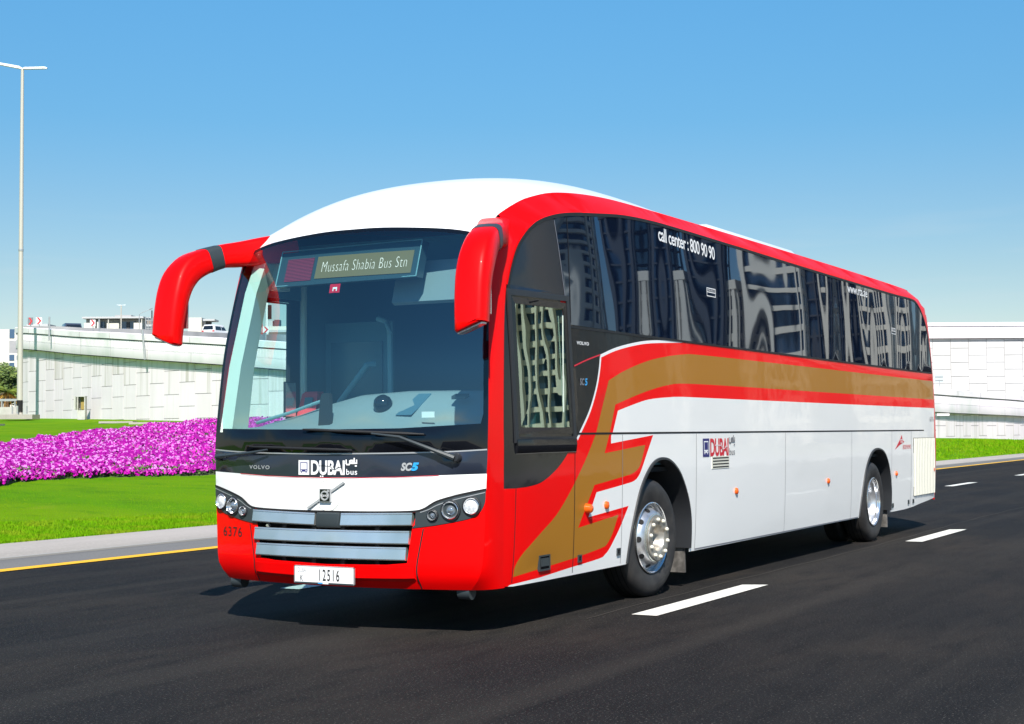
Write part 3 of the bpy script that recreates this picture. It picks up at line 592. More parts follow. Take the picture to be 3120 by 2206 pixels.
for x, z in ((1.675, .455), (2.42, .455), (11.39, .43), (12.25, .44), (12.52, .44)): framed(x - .033, x + .033, z - .03, z + .03, 1, 'hatch_latch', PLB, BLK)
yy = -ws(4.8, 1.15)
mb = MB().box((4.585, yy - .004, 1.095), (5.06, yy + .01, 1.215)); v = mb.build('louvre_panel', CREAM, B, False)
for k in range(4): MB().box((4.605, yy - .0055, 1.105 + k * .029), (5.04, yy + .008, 1.117 + k * .029)).build('louvre_slot', INK, v, False)
V = [SL(x, z, .004) for x, z in ((12.56, .512), (13.83, .512), (13.86, 1.335), (12.58, 1.335))]; mb = MB(); n = 21
o = MB().loft([[SL(x, .505, .003), SL(x, 1.34, .003)] for x in np.linspace(12.53, 13.83, 12)], closed=False, cap=False).build('engine_grille', mat('louvre_shadow', (.30, .29, .25), .6), B)
for k in range(13):
    xa = 12.56 + k * .0965; mb = MB().loft([[SL(xa, z, .004), SL(xa + .025, z, .022), SL(xa + .068, z, .020), SL(xa + .078, z, .004)] for z in np.linspace(.515, 1.33, 8)], closed=False, cap=False); mb.build('louvre_blade', CREAM, o)
# driver's window
fr = MB(); t = .055
def ybx(x, z, o): return -ws(x, z) - o
def quadframe(mb, pts, wd, o0, o1):
    """frame following a quadrilateral (x,z); outer pts, width inward"""
    c = (sum(p[0] for p in pts) / 4, sum(p[1] for p in pts) / 4); inn = [(p[0] + (wd if p[0] < c[0] else -wd), p[1] + (wd if p[1] < c[1] else -wd)) for p in pts]
    for i in range(4):
        j = (i + 1) % 4; A, Bq, Cq, D = pts[i], pts[j], inn[j], inn[i]
        lo = [(x, ybx(x, z, o0), z) for x, z in (A, Bq, Cq, D)]; hi = [(x, ybx(x, z, o1), z) for x, z in (A, Bq, Cq, D)]
        mb.add(lo + hi, [(0, 1, 2, 3), (4, 7, 6, 5), (0, 4, 5, 1), (1, 5, 6, 2), (2, 6, 7, 3), (3, 7, 4, 0)])
    return inn
inn = quadframe(fr, [(.60, 1.385), (1.60, 1.385), (1.535, 2.545), (.545, 2.53)], .045, -.005, .012)
fo = fr.build('driver_window', PLA, B)
f2 = MB(); inn2 = quadframe(f2, [(.64, 1.45), (1.545, 1.45), (1.485, 2.485), (.60, 2.475)], .05, -.004, .007); f2.build('window_frame', BLK, fo)
MB().add([(x, ybx(x, z, .003), z) for x, z in inn2], [(0, 1, 2, 3)]).build('window_pane', DRG, fo, False)
MB().box((1.385, ybx(1.4, 2, .012), 1.62), (1.395, ybx(1.4, 2, .006), 2.38)).build('slider_rail', MINT, fo, False)
MB().loft([[(x, ybx(x, 1.40, -.002), 1.30), (x, ybx(x, 1.40, .012), 1.315), (x, ybx(x, 1.4, .02), 1.37), (x, ybx(x, 1.4, .014), 1.41), (x, ybx(x, 1.40, -.002), 1.42)] for x in np.linspace(.62, 1.59, 9)]).build('window_sill', BLK, fo)
for xa, xb in ((2.5, 4.1), (9.65, 11.35)): MB().box((xa, -1.19, 1.10), (xb, 1.19, 1.14)).box((xa - .06, -1.19, .5), (xa, 1.19, 1.1)).box((xb, -1.19, .5), (xb + .06, 1.19, 1.1)).build('wheel_well', DRK, B, False)
# mud flaps
for x in (4.03, 11.30):
    for s in (-1, 1):
        MB().loft([[(x - .02 + .05 * t, s * 1.20, .92 - .78 * t), (x - .02 + .05 * t, s * .93, .92 - .78 * t), (x + .0 + .05 * t, s * .93, .92 - .78 * t), (x + .0 + .05 * t, s * 1.20, .92 - .78 * t)] for t in (0, .5, .55, 1)]).build('mud_flap', mat('mud_flap_rubber', (.16, .15, .14), .7, noise=(12, (.07, .065, .06), (.4, .6), ONE, 3)), B)
for y in (-1.02, 1.05): MB().lathe((.30, y, .31), (0, 1, 0), [(.001, -.05), (.055, -.05), (.055, .05), (.001, .05)], 16).build('tow_roller', PLB, B)
# ------------------------------------------------------------------ wheels
def wheel(x, s, front, steer=0):
    yc = s * 1.235; Y = Vector((0, s, 0))
    if steer: Y = Vector((math.sin(steer) * s, s * math.cos(steer), 0))
    c = Vector((x, yc, .520)); wdt = .29
    mb = MB().lathe(c, Y, [(.30, -.02), (.335, -.005), (.40, .012), (.455, .010), (.49, -.004), (.512, -.028), (.522, -.055), (.524, -.145), (.522, -.235), (.505, -.27), (.45, -.30), (.30, -.29)], 72)
    wo = mb.build('wheel', TYR, B)
    tr = MB()
    for k in range(4): tr.lathe(c - Y * (.075 + .05 * k), Y, [(.5255, -.004), (.5262, 0), (.5255, .004)], 60)
    tr.build('tread_groove', DRK, wo)
    MB().lathe(c, Y, [(.292, -.05), (.296, -.012), (.312, -.004), (.316, .002), (.308, .006), (.300, -.002), (.292, -.03)], 64).build('rim_edge', CHR, wo)
    if front:
        MB().lathe(c, Y, [(.295, -.045), (.282, -.055), (.270, -.030), (.245, .008), (.220, .030), (.20, .034)], 64).build('rim', ALU, wo)
        MB().lathe(c, Y, [(.20, .028), (.202, .060), (.196, .066), (.165, .068), (.135, .064), (.118, .060), (.112, .052), (.100, .020), (.085, -.03), (.0005, -.035)], 56).build('hub', FLG, wo)
        MB().lathe(c, Y, [(.215, .026), (.214, .040), (.203, .045), (.200, .03)], 56).build('flange', STL, wo)
        for k in range(10):
            t = 2 * math.pi * (k + .3) / 10; ax = Y; u = ax.cross(Vector((0, 0, 1))).normalized(); v = u.cross(ax); p = c + ax * .062 + .165 * (u * math.cos(t) + v * math.sin(t))
            MB().lathe(p, ax, [(.017, 0), (.016, .016), (.011, .024), (.0005, .026)], 12).build('wheel_nut', CREAM, wo)
        for k in range(10):
            t = 2 * math.pi * k / 10; u = Y.cross(Vector((0, 0, 1))).normalized(); v = u.cross(Y); d = u * math.cos(t) + v * math.sin(t); nrm = (Y * .55 + d * .75).normalized(); p = c + Y * -.004 + .2555 * d
            MB().lathe(p, nrm, [(.026, .001), (.0005, .0015)], 16).build('hand_hole', DRK, wo)
    else:
        MB().lathe(c, Y, [(.295, -.045), (.285, -.06), (.27, -.10), (.262, -.17), (.235, -.19), (.17, -.195), (.15, -.185), (.145, -.09), (.135, -.075), (.0005, -.07)], 64).build('rim', ALU, wo)
        for k in range(10):
            t = 2 * math.pi * k / 10; MB().lathe(c + Vector((math.cos(t) * .195, -s * .192, math.sin(t) * .195)), Y, [(.015, 0), (.014, .03), (.0005, .034)], 10).build('wheel_nut', STL, wo)
        MB().lathe(c - Y * .33, Y, [(.30, -.02), (.40, .0), (.49, -.01), (.52, -.05), (.52, -.22), (.30, -.26)], 48).build('inner_tyre', TYR, wo)
    return wo
wheel(3.21, -1, True, .06); wheel(3.21, 1, True, .06); wheel(10.53, -1, False); wheel(10.53, 1, False)
# ------------------------------------------------------------------ cab interior
def ztop(y): return float(np.interp(y, [-1.2, -.9, -.3, .15, .45, .75, 1.2], [1.765, 1.785, 1.79, 1.765, 1.70, 1.62, 1.53]))
secs = []
for y in np.linspace(-1.16, 1.15, 41):
    z = ztop(y); xx = .15 * y * y
    secs.append([(.16 + xx, y, 1.2), (.12 + xx, y, 1.46), (.17 + xx, y, 1.495), (.32 + xx * .8, y, 1.51 + .3 * (z - 1.51) * .4), (.47 + xx * .6, y, z - .10 * (z - 1.45) / .3), (.60 + xx * .4, y, z - .02), (.70 + xx * .3, y, z), (.80, y, z - .02), (.84, y, 1.2)])
da = MB().loft(secs).build('dashboard', DSH, B)
MB().tube([(.50 + .1 * y * y, y, ztop(y) + .012) for y in np.linspace(.35, 1.14, 12)], .014, 8).build('dash_trim', RAIL, da)
mb = MB().lathe((.44, -.20, 1.70), (-.7, 0, .7), [(.075, -.03), (.072, .0), (.055, .03), (.03, .045), (.0005, .05)], 20); mb.build('dash_vent', BLK, da)
mb = MB().loft([[(.38, -.42 + a, 1.60 + .0), (.42, -.42 + a, 1.62), (.60, -.42 + a * .8 - .06, 1.765), (.62, -.42 + a * .8 - .06, 1.74)] for a in (-.08, .06)]); mb.build('dash_screen', mat('dash_screen_blue', (.07, .15, .21), .3), da)
MB().obox((.50, -.86, 1.735), (.03, 0, .01), (0, .06, 0), (0, 0, .012)).build('dash_vent', PLB, da)
MB().obox((.30, -.70, 1.60), (.002, 0, 0), (0, .055, 0), (0, 0, .022)).build('dash_card', WLT, da)
mb = MB(); c = Vector((1.02, -.60, 1.66)); ax = Vector((.5, 0, .86)).normalized(); u = Vector((0, 1, 0)); v = ax.cross(u)
ring = [c + .235 * (u * math.cos(t) + v * math.sin(t)) for t in np.linspace(0, 2 * math.pi, 37)]
mb.tube(ring, .016, 8, cap=False); mb.tube([c - u * .23, c, c + u * .23], .013, 6); mb.tube([c, c - v * .23], .013, 6); mb.build('steering_wheel', PLB, B)
MB().loft([[(.29, y - wd, z), (.29, y + wd, z), (.33, y + wd, z), (.33, y - wd, z)] for y, wd, z in ((.235, .055, 1.49), (.225, .045, 1.72), (.22, .036, 1.765), (.22, .02, 1.775))]).build('ticket_scanner', PLA, B)
o = MB().loft([[(x, y0_, z), (x, y1_, z), (x + .09, y1_, z), (x + .09, y0_, z)] for x, y0_, y1_, z in ((1.16, .95, 1.14, 1.60), (1.18, .95, 1.13, 1.67), (1.22, .96, 1.12, 1.80), (1.24, .98, 1.10, 1.82))]).build('ticket_reader', RDR, B)
MB().obox((1.185, 1.03, 1.735), (.004, 0, .0), (0, .04, 0), (.010, 0, .035)).build('reader_screen', INT, o)
MB().box((1.20, 1.10, .95), (1.27, 1.14, 1.62)).build('reader_post', MINT, B)
MB().tube([(1.25, .75, 1.55), (1.2, .72, 1.72), (1.2, .44, 2.03), (1.25, .40, 2.04)], .028, 10).build('grab_rail', RAIL, B)
MB().tube([(1.2, .22, 1.5), (1.2, .215, 1.8), (1.2, .22, 2.28), (1.2, .25, 2.38), (1.2, .34, 2.41)], .024, 10).build('grab_rail', RAIL, B)
MB().tube([(1.5, -.70, 1.7), (1.5, -.71, 2.1), (1.5, -.78, 2.2)], .022, 10).build('grab_rail', RAIL, B)
MB().tube([(1.30, 1.165, .97), (1.30, 1.165, 2.72)], .03, 10).build('door_post', MINT, B)
MB().box((1.60, .45, .97), (1.63, 1.15, 2.42)).build('entrance_partition', INT2, B)
MB().box((1.585, .55, 1.15), (1.599, 1.08, 2.25)).build('partition_panel', mat('partition_glass', (.07, .15, .17), .25), B)
MB().box((2.35, -1.15, .97), (2.38, -.2, 2.1)).build('driver_partition', INT2, B)
# driver's seat
ds = MB().loft([[(1.35, -.85, z), (1.75, -.85, z), (1.75, -.35, z), (1.35, -.35, z)] for z in (1.28, 1.42)]).build('driver_seat', INT2, B)
MB().loft([[(1.72 + o, -.60 - w_, z), (1.72 + o, -.60 + w_, z), (1.84 + o, -.60 + w_, z), (1.84 + o, -.60 - w_, z)] for o, w_, z in ((0, .24, 1.40), (.06, .25, 1.8), (.10, .20, 2.08), (.11, .13, 2.12), (.11, .13, 2.28))]).build('seat_back', INT2, ds)
# destination display just behind the top of the windscreen
n = Vector((1, 0, -.36)).normalized()
def DM(a, b, off=0.0):   # a = metres to the viewer's right of centre, b = height
    return (.40 + .06 * a * a + (b - 2.76) * .34 - off, -a, b)
mb = MB().loft([[DM(a, 2.915 + .02 * (a + .1), .0), DM(a, 2.63 + .012 * (a + .1), .0), DM(a, 2.63 + .012 * (a + .1), -.10), DM(a, 2.915, -.10)] for a in np.linspace(-.77, .55, 9)])
dsp = mb.build('destination_display', mat('display_casing', (.03, .06, .075), .35), B)
def panel(name, a0, a1, b0, b1, m, off): 
    return MB().loft([[DM(a, b0, off), DM(a, b1, off)] for a in np.linspace(a0, a1, 7)], closed=False, cap=False).build(name, m, dsp)
panel('route_panel', -.69, -.42, 2.665, 2.845, LEDR, .006); panel('text_panel', -.385, .50, 2.672, 2.85, LEDA, .006)
text_on('destination_text', 'Mussafa Shabia Bus Stn', (-.325, .455, 2.722, 2.805), lambda a, b, off=0: DM(a, b, .010), LEDW, dsp, -.022, 0, 1.1)
for q in ([(-.77, 2.915), (.55, 2.93)], [(-.77, 2.63), (.55, 2.645)], [(-.77, 2.63), (-.77, 2.915)], [(.55, 2.645), (.55, 2.93)]):
    MB().tube([DM(*q[0], .004), DM(*q[1], .004)], .005, 6).build('display_edge', RAIL, dsp)
# right-hand pillar trim, sun visor, door mirror
MB().loft([[(x, y, z), (x + d, y + .03, z), (x + d, y - .06, z), (x + .02, y - .10, z)] for x, d, y, z in ((.20, .27, 1.17, 1.48), (.30, .24, 1.16, 2.0), (.46, .22, 1.13, 2.6), (.56, .22, 1.09, 2.90))]).build('pillar_trim', MINT, B)
MB().box((.72, .98, 2.64), (.86, 1.08, 2.86)).build('grab_handle_box', MINT, B)
MB().obox((.62, -.62, 2.62), (.02, 0, -.01), (0, .40, 0), (.05, 0, .16)).build('sun_visor', DSH, B)
MB().add([Vector(SR(x, z, -.004)) for x, z in DOORG], [(0, 3, 2, 1)]).build('door_glass', DGL, B, False)
o = MB().box((.99, 1.13, 1.60), (1.15, 1.145, 1.90)).build('entrance_mirror', PLA, B, False); MB().box((1.0, 1.128, 1.61), (1.14, 1.1295, 1.89)).build('mirror_surface', CHR, o, False)
for s in (1,): MB().tube([SR(.60, .95, -.005), SR(.63, 1.8, -.005), SR(.67, 2.57, -.005), SR(1.19, 2.57, -.005), SR(1.21, .95, -.005)], .02, 6).build('door_frame', RUB, B)

# ================================================================== the place
ASPH = mat('asphalt', (.0115, .0112, .0118), .85, spec=.16, noise=[(.45, (.0245, .0205, .0175), (.42, .66), (.55, 1.1, 1), 8), (4, (.0075, .0075, .008), (.45, .75), (.35, 1.3, 1), 7), (.8, (.027, .0245, .022), (.50, .68), (.03, 1.6, 1), 5), (70, (.075, .070, .064), (.60, .68), (.8, 1, 1), 3)], bump=(85, .8, .012, ONE, 5))
ASPL = mat('worn_shoulder', (.13, .127, .125), .85, noise=[(.6, (.17, .165, .16), (.4, .6), (.15, 2, 1), 5), (40, (.12, .115, .11), (.5, .7), ONE, 3)], bump=(80, .4, .004, ONE))
CONC = mat('pale_concrete', (.40, .36, .33), .85, noise=[(.5, (.33, .30, .27), (.4, .65), (.3, 1.5, 1), 6), (20, (.46, .42, .38), (.5, .8), ONE, 4)], bump=(50, .3, .004, ONE))
LINE = mat('road_paint_white', (.74, .73, .67), .7, noise=[(30, (.50, .49, .45), (.5, .7), ONE, 5), (14, (.16, .155, .15), (.66, .74), (.5, 1, 1), 7)])
YEL = mat('road_paint_yellow', (.82, .45, .01), .7, noise=[(20, (.62, .36, .05), (.55, .8), ONE, 5), (9, (.30, .22, .10), (.66, .76), (.3, 1, 1), 7)])
SAND = mat('far_ground_sand', (.38, .33, .26), .95, noise=(.05, (.22, .24, .14), (.4, .6), ONE, 5))
def sheet(name, x0_, x1_, y0_, y1_, z, m, nx=1):
    o = MB().add([(x0_, y0_, z), (x1_, y0_, z), (x1_, y1_, z), (x0_, y1_, z)], [(0, 1, 2, 3)]).build(name, m, None, False); return tag(o, kind='structure')
sheet('ground', -900, 1600, -1200, 9.3, -.03, SAND)
sheet('road', -300, 900, -16, 7.28, 0, ASPH)
sheet('road_shoulder', -300, 900, 6.27, 7.26, .004, ASPL)
sheet('pavement', -300, 900, 7.26, 9.3, .012, CONC)
kb = MB().box((-300, 7.21, -.02), (900, 7.29, .022)).build('kerb', mat('kerb_stone', (.34, .33, .31), .8), None, False); tag(kb, kind='structure')
sheet('pavement', -300, 900, -24, -16, .012, CONC)
tag(MB().loft([[(x, -1.42 + .03 * math.sin(x * .5) + .012 * math.sin(x * 3.1), .004), (x, -1.405 + .03 * math.sin(x * .5) + .012 * math.sin(x * 3.1), .004)] for x in np.linspace(1.5, 22, 100)], closed=False, cap=False).build('road_scratch', mat('scratched_asphalt', (.040, .034, .028), .9), None), kind='structure')
o = sheet('yellow_edge_line', -300, 900, 6.0, 6.23, .008, YEL)
def dash(xa, xb, yc, wd=.22, sk=.10):
    o = MB().add([(xa, yc - wd / 2 + 0, .006), (xa + sk, yc - wd / 2, .006), (xb + sk, yc - wd / 2, .006), (xb, yc + wd / 2, .006), (xa, yc + wd / 2, .006)], [(0, 1, 2, 3, 4)]).build('lane_marking', LINE, None, False); tag(o, kind='structure')
for x in (1.90, 10.65, 19.4, 28.15, 37, 46, 55, 64): dash(x, x + 2.58, -1.72, .22)
for x in (-6.8, 2.36, 11.5, 20.7, 29.95, 39.4, 49, 58.5, 68, 77): dash(x, x + 2.9, 2.11, .22)
for x in (-7, 2, 11, 20, 29, 38, 47, 56): dash(x, x + 2.6, -5.6)
# ---- lawn rising to the ramp wall.  Rails: road edge point -> wall foot point
C0 = np.array([-9.3177, -6.62016, 1.47527])
EB = [(-60, 9.15, -40, 170, 3.2), (-20, 9.15, 28, 105, 2.9), (-4, 9.15, 50.0, 84, 2.75), (2.5, 9.15, 58.0, 75.5, 2.66), (5.0, 9.15, 60.4, 70.0, 2.6), (5.6, 9.15, 59.2, 65.3, 2.48), (6.2, 9.15, 57.23, 61.18, 2.39), (7.3, 9.15, 55.16, 56.63, 2.31), (8.3, 9.15, 53.12, 52.03, 2.23), (9.1, 9.15, 51.49, 47.7, 2.14),
      (9.9, 9.15, 49.72, 41.57, 2.01), (13, 9.15, 49.0, 37.0, 1.93), (18, 9.15, 49.8, 31.5, 1.75), (28, 9.15, 53.5, 25.3, 1.5), (40, 9.15, 60, 20, 1.25), (55, 9.15, 68.5, 16, 1.05), (72, 9.15, 77.69, 13.29, .91), (82, 9.15, 85.06, 12.3, .82), (91, 9.15, 92.53, 11.2, .71), (110, 9.15, 112, 10.2, .5), (300, 9.15, 300, 10, .3)]
EBc = catmull(EB, 6); 
def lawn_pt(fi, t):
    k = min(max(fi, 0), len(EBc) - 1.001); i = int(k); f = k - i; a, b = np.array(EBc[i]), np.array(EBc[i + 1]); q = a + (b - a) * f
    x = q[0] + (q[2] - q[0]) * t; y = q[1] + (q[3] - q[1]) * t; und = .05 * math.sin(x * .35 + 1) * math.sin(y * .28) * min(1, 4 * t * (1 - t) * 1.5)
    return (x, y, q[4] * t + und + .015)
GRS = mat('lawn_grass', (.082, .215, .002), .95, spec=.05, noise=[(.3, (.125, .24, .002), (.38, .62), (.8, .4, 1), 5), (2.0, (.052, .16, .003), (.5, .8), (.6, .35, 1), 7), (9, (.13, .25, .006), (.55, .8), (.6, 1, 1), 6), (.55, (.20, .25, .02), (.64, .80), (.5, 1, 1), 6)], bump=(45, .5, .02, ONE, 5))
nt_ = 46; vs = []; fs = []; nn = len(EBc)
for i in range(nn):
    for k in range(nt_): vs.append(lawn_pt(i, (k / (nt_ - 1)) ** 1.3 * 1.02))
for i in range(nn - 1):
    for k in range(nt_ - 1): fs.append((i * nt_ + k, (i + 1) * nt_ + k, (i + 1) * nt_ + k + 1, i * nt_ + k + 1))
tag(link_mesh('lawn', vs, fs, GRS, None, None, True, True), kind='structure')
# high ground behind the wall
vs = []; 
for i in range(nn):
    p = lawn_pt(i, 1.0); d = np.array([p[0] - C0[0], p[1] - C0[1]]); d /= np.linalg.norm(d); vs += [(p[0] + d[0] * .3, p[1] + d[1] * .3, p[2] - .02), (p[0] + d[0] * 900, p[1] + d[1] * 900, 2.4)]
tag(link_mesh('high_ground', vs, [(2 * i, 2 * i + 2, 2 * i + 3, 2 * i + 1) for i in range(nn - 1)], SAND, None, None, True, True), kind='structure')
# grass blades along the near edge and over the lawn
def scatter_blades(n, fi0, fi1, t0, t1, h, name, pw=1.0):
    V = np.zeros((n * 3, 3)); 
    for i in range(n):
        fi = random.uniform(fi0, fi1); t = t0 + (t1 - t0) * random.random() ** pw; p = lawn_pt(fi, t); a = random.random() * 6.28; hh = h * random.uniform(.5, 1.3); wd = hh * .35
        V[3 * i] = (p[0] - math.cos(a) * wd, p[1] - math.sin(a) * wd, p[2] - .01); V[3 * i + 1] = (p[0] + math.cos(a) * wd, p[1] + math.sin(a) * wd, p[2] - .01)
        V[3 * i + 2] = (p[0] + random.uniform(-.5, .5) * hh, p[1] + random.uniform(-.5, .5) * hh, p[2] + hh)
    return V
bl = [scatter_blades(20000, 20, 66, 0, .04, .035, 'g', 1.8), scatter_blades(30000, 24, 66, .02, .3, .016, 'g', 1.3), scatter_blades(12000, 92, 118, 0, .9, .09, 'g')]
V = np.concatenate(bl); F_ = np.arange(len(V)).reshape(-1, 3)
g = link_mesh('grass', V.tolist(), F_.tolist(), mat('grass_blades', (.12, .29, .003), .9, spec=.05, noise=[(1.5, (.19, .29, .01), (.45, .65), ONE, 3)]), None, None, False); tag(g, 'short mown grass blades on the bright green lawn by the road', None, None, 'stuff')
# ---- flower bed: a low green mound covered in magenta blossom
def bedspan(fi):
    s = np.array([0, 12, 24, 30, 36, 42, 48, 54, 60, 66, 74, 82]); lo = np.array([.05, .09, .13, .165, .185, .20, .215, .225, .245, .27, .33, .5]); hi = np.array([.16, .22, .32, .40, .46, .54, .63, .76, .93, .97, .95, .6])
    return float(np.interp(fi, s, lo)), float(np.interp(fi, s, hi))
def bed_pt(fi, v):
    lo, hi = bedspan(fi); wob = .010 * math.sin(fi * 1.3) + .006 * math.sin(fi * 3.1)
    t = lo + (hi - lo) * v + wob * (1 if v > .5 else .25); p = lawn_pt(fi, t); e = min(v, 1 - v); h = .24 * min(1, e / .06) ** .5 if e > 0 else 0
    return (p[0], p[1], p[2] + h * (.85 + .15 * math.sin(p[0] * 1.7) * math.sin(p[1] * 1.3)))
vs = []; fs = []; ni, nv_ = 150, 40
for i in range(ni):
    for k in range(nv_): vs.append(bed_pt(12 + 68 * i / (ni - 1), k / (nv_ - 1)))
for i in range(ni - 1):
    for k in range(nv_ - 1): fs.append((i * nv_ + k, (i + 1) * nv_ + k, (i + 1) * nv_ + k + 1, i * nv_ + k + 1))
LEAF = mat('bed_leaves', (.035, .075, .015), .8, noise=(6, (.09, .13, .03), (.4, .7), ONE, 4), bump=(12, 1, .08, ONE, 5))
bed = link_mesh('flower_bed', vs, fs, LEAF, None, None, True, True); tag(bed, 'raised bed of dense magenta petunias in the lawn left of the bus', None, None, 'stuff')
I3 = Vector((0, 0, 1)); nf = 66000; FV = []; FF = []; MI = []
rr = rng.random((nf, 8)).tolist(); rr = {(i, j): rr[i][j] for i in range(nf) for j in range(8)}
for i in range(nf):
    fi = 22 + 56 * rr[i, 0]; v = rr[i, 1] ** 1.25; p = bed_pt(fi, v)
    clump = math.sin(p[0] * 2.1 + 1.3 * math.sin(p[1] * 1.7)) * math.sin(p[1] * 2.6 + math.sin(p[0] * 1.1))
    if clump < -.74 and rr[i, 2] < .9: continue
    r = .028 + .028 * rr[i, 3]; a = 6.283 * rr[i, 4]; tilt = .9 * (rr[i, 5] - .35); n = Vector((-.5 + 1.9 * (rr[i, 6] - .5), -.5 + 1.9 * (rr[i, 7] - .5), .65)).normalized()
    u = n.orthogonal().normalized(); w_ = n.cross(u); c = Vector(p) + Vector((0, 0, .03 + .10 * rr[i, 2] + .05 * clump)); k = len(FV)
    for j in range(5): th = a + 2 * math.pi * j / 5; FV.append(c + r * (u * math.cos(th) + w_ * math.sin(th)) * (1 if j % 2 else .8) + n * r * .25 * (j % 2))
    FF.append((k, k + 1, k + 2, k + 3, k + 4)); q = rr[i, 2]; MI.append(0 if q < .45 else 1 if q < .70 else 2 if q < .95 else 3)
fl = link_mesh('petunia_blossom', [tuple(v) for v in FV], FF, [mat('petal_magenta', (.44, .006, .34), .7, spec=.1), mat('petal_pink', (.56, .06, .42), .7, spec=.1), mat('petal_deep', (.27, .004, .23), .7, spec=.1), mat('petal_pale', (.55, .20, .55), .7, spec=.1)], bed, MI, False)
fl['kind'] = 'stuff'
LV = []; LF_ = []
for i in range(16000):      # leaves between and in front of the blossom, thicker along the edges
    fi = random.uniform(22, 78); v = random.random() if i % 3 else random.choice((random.uniform(0, .05), random.uniform(.96, 1))); p = Vector(bed_pt(fi, v)); n = Vector((random.gauss(0, 1), random.gauss(0, 1), random.uniform(.2, 1.2))).normalized(); u = n.orthogonal().normalized(); w_ = n.cross(u); r = random.uniform(.03, .07); c = p + I3 * random.uniform(.0, .11); k = len(LV)
    LV += [c - u * r, c + w_ * r * .45, c + u * r, c - w_ * r * .45]; LF_.append((k, k + 1, k + 2, k + 3))
lf = link_mesh('petunia_leaves', [tuple(v) for v in LV], LF_, mat('petunia_leaf', (.07, .14, .02), .7, noise=(4, (.14, .20, .04), (.4, .7), ONE, 3)), bed, None, False); lf['kind'] = 'stuff'
# ---- curved ramp with panelled retaining wall
WALLM = mat('wall_panel_white', (.78, .71, .75), .85, noise=[(1.2, (.68, .61, .62), (.5, .8), (3, 3, .12), 5), (.5, (.73, .66, .69), (.4, .6), ONE, 3)], bump=(3, .5, .03, (2, 2, .15), 3))
def dirty(base, name, ztop_, amount):
    m = base.copy(); m.name = name; return m
STAIN = mat('stained_wall_top', (.76, .69, .72), .9, noise=[(1.6, (.52, .48, .45), (.50, .70), (1.7, 1.7, .07), 3)])
FASC = mat('fascia_white', (.86, .79, .83), .7, noise=(.7, (.68, .68, .67), (.45, .7), (1, 1, .3), 4))
COPE = mat('coping_white', (.92, .86, .90), .7, noise=(.6, (.70, .70, .69), (.5, .7), ONE, 4))
JNT = mat('joint_grey', (.36, .34, .34), .9)  # plain grey of the wall joints
GBAR = mat('grey_barrier', (.36, .36, .37), .85, noise=(.5, (.28, .28, .29), (.4, .6), ONE, 4))
WP = [(80, 71.5, 8.3, 2.46), (70, 70.4, 8.3, 2.46), (63.5, 68.0, 8.25, 2.46), (60.4, 66.3, 8.15, 2.46), (58.81, 64.54, 8.05, 2.46), (57.23, 61.18, 7.78, 2.39), (55.16, 56.63, 7.36, 2.31), (53.12, 52.03, 6.99, 2.23), (51.49, 47.7, 6.63, 2.14), (49.72, 41.57, 6.15, 2.01), (49.0, 37.0, 5.75, 1.93), (49.8, 31.5, 5.25, 1.75), (53.5, 25.3, 4.75, 1.5), (60, 20, 4.3, 1.25), (68.5, 16, 3.95, 1.05), (77.69, 13.29, 3.68, .91), (85.06, 12.32, 3.60, .82), (92.53, 11.14, 3.49, .71), (112, 10.3, 3.2, .5), (150, 10.1, 2.6, .4)]
Wc = catmull(WP, 10); acc = [0]
for a, b in zip(Wc, Wc[1:]): acc.append(acc[-1] + math.hypot(b[0] - a[0], b[1] - a[1]))
WL = acc[-1]
def wall_at(s):
    q = [float(np.interp(s, acc, [p[k] for p in Wc])) for k in range(4)]; e = .4; a = [float(np.interp(max(s - e, 0), acc, [p[k] for p in Wc])) for k in (0, 1)]; b = [float(np.interp(min(s + e, WL), acc, [p[k] for p in Wc])) for k in (0, 1)]
    d = Vector((b[0] - a[0], b[1] - a[1], 0)).normalized(); n = Vector((d.y, -d.x, 0))
    if n.dot(Vector((C0[0] - q[0], C0[1] - q[1], 0))) < 0: n = -n
    return q, n
ramp = thing('ramp_overpass', (50, 42, 2), 'long white curved ramp with panelled retaining wall and plain fascia behind the lawn', 'overpass')
def strip(name, m, o_list, par, s0=0, s1=None, step=1.0, smooth=True):
    """extrude a profile [(out, zfun)] along the wall"""
    s1 = s1 or WL; ss = np.arange(s0, s1, step).tolist(); rows = []
    for s in ss:
        q, n = wall_at(s); rows.append([(q[0] + n.x * o, q[1] + n.y * o, zf(q)) for o, zf in o_list])
    o = MB().loft(rows, closed=False, cap=False).build(name, m, None, 'angle'); put(o, par); return o
strip('backing_wall', JNT, [(-.03, lambda q: q[2] - 1.1), (-.03, lambda q: q[3] - .6)], ramp)
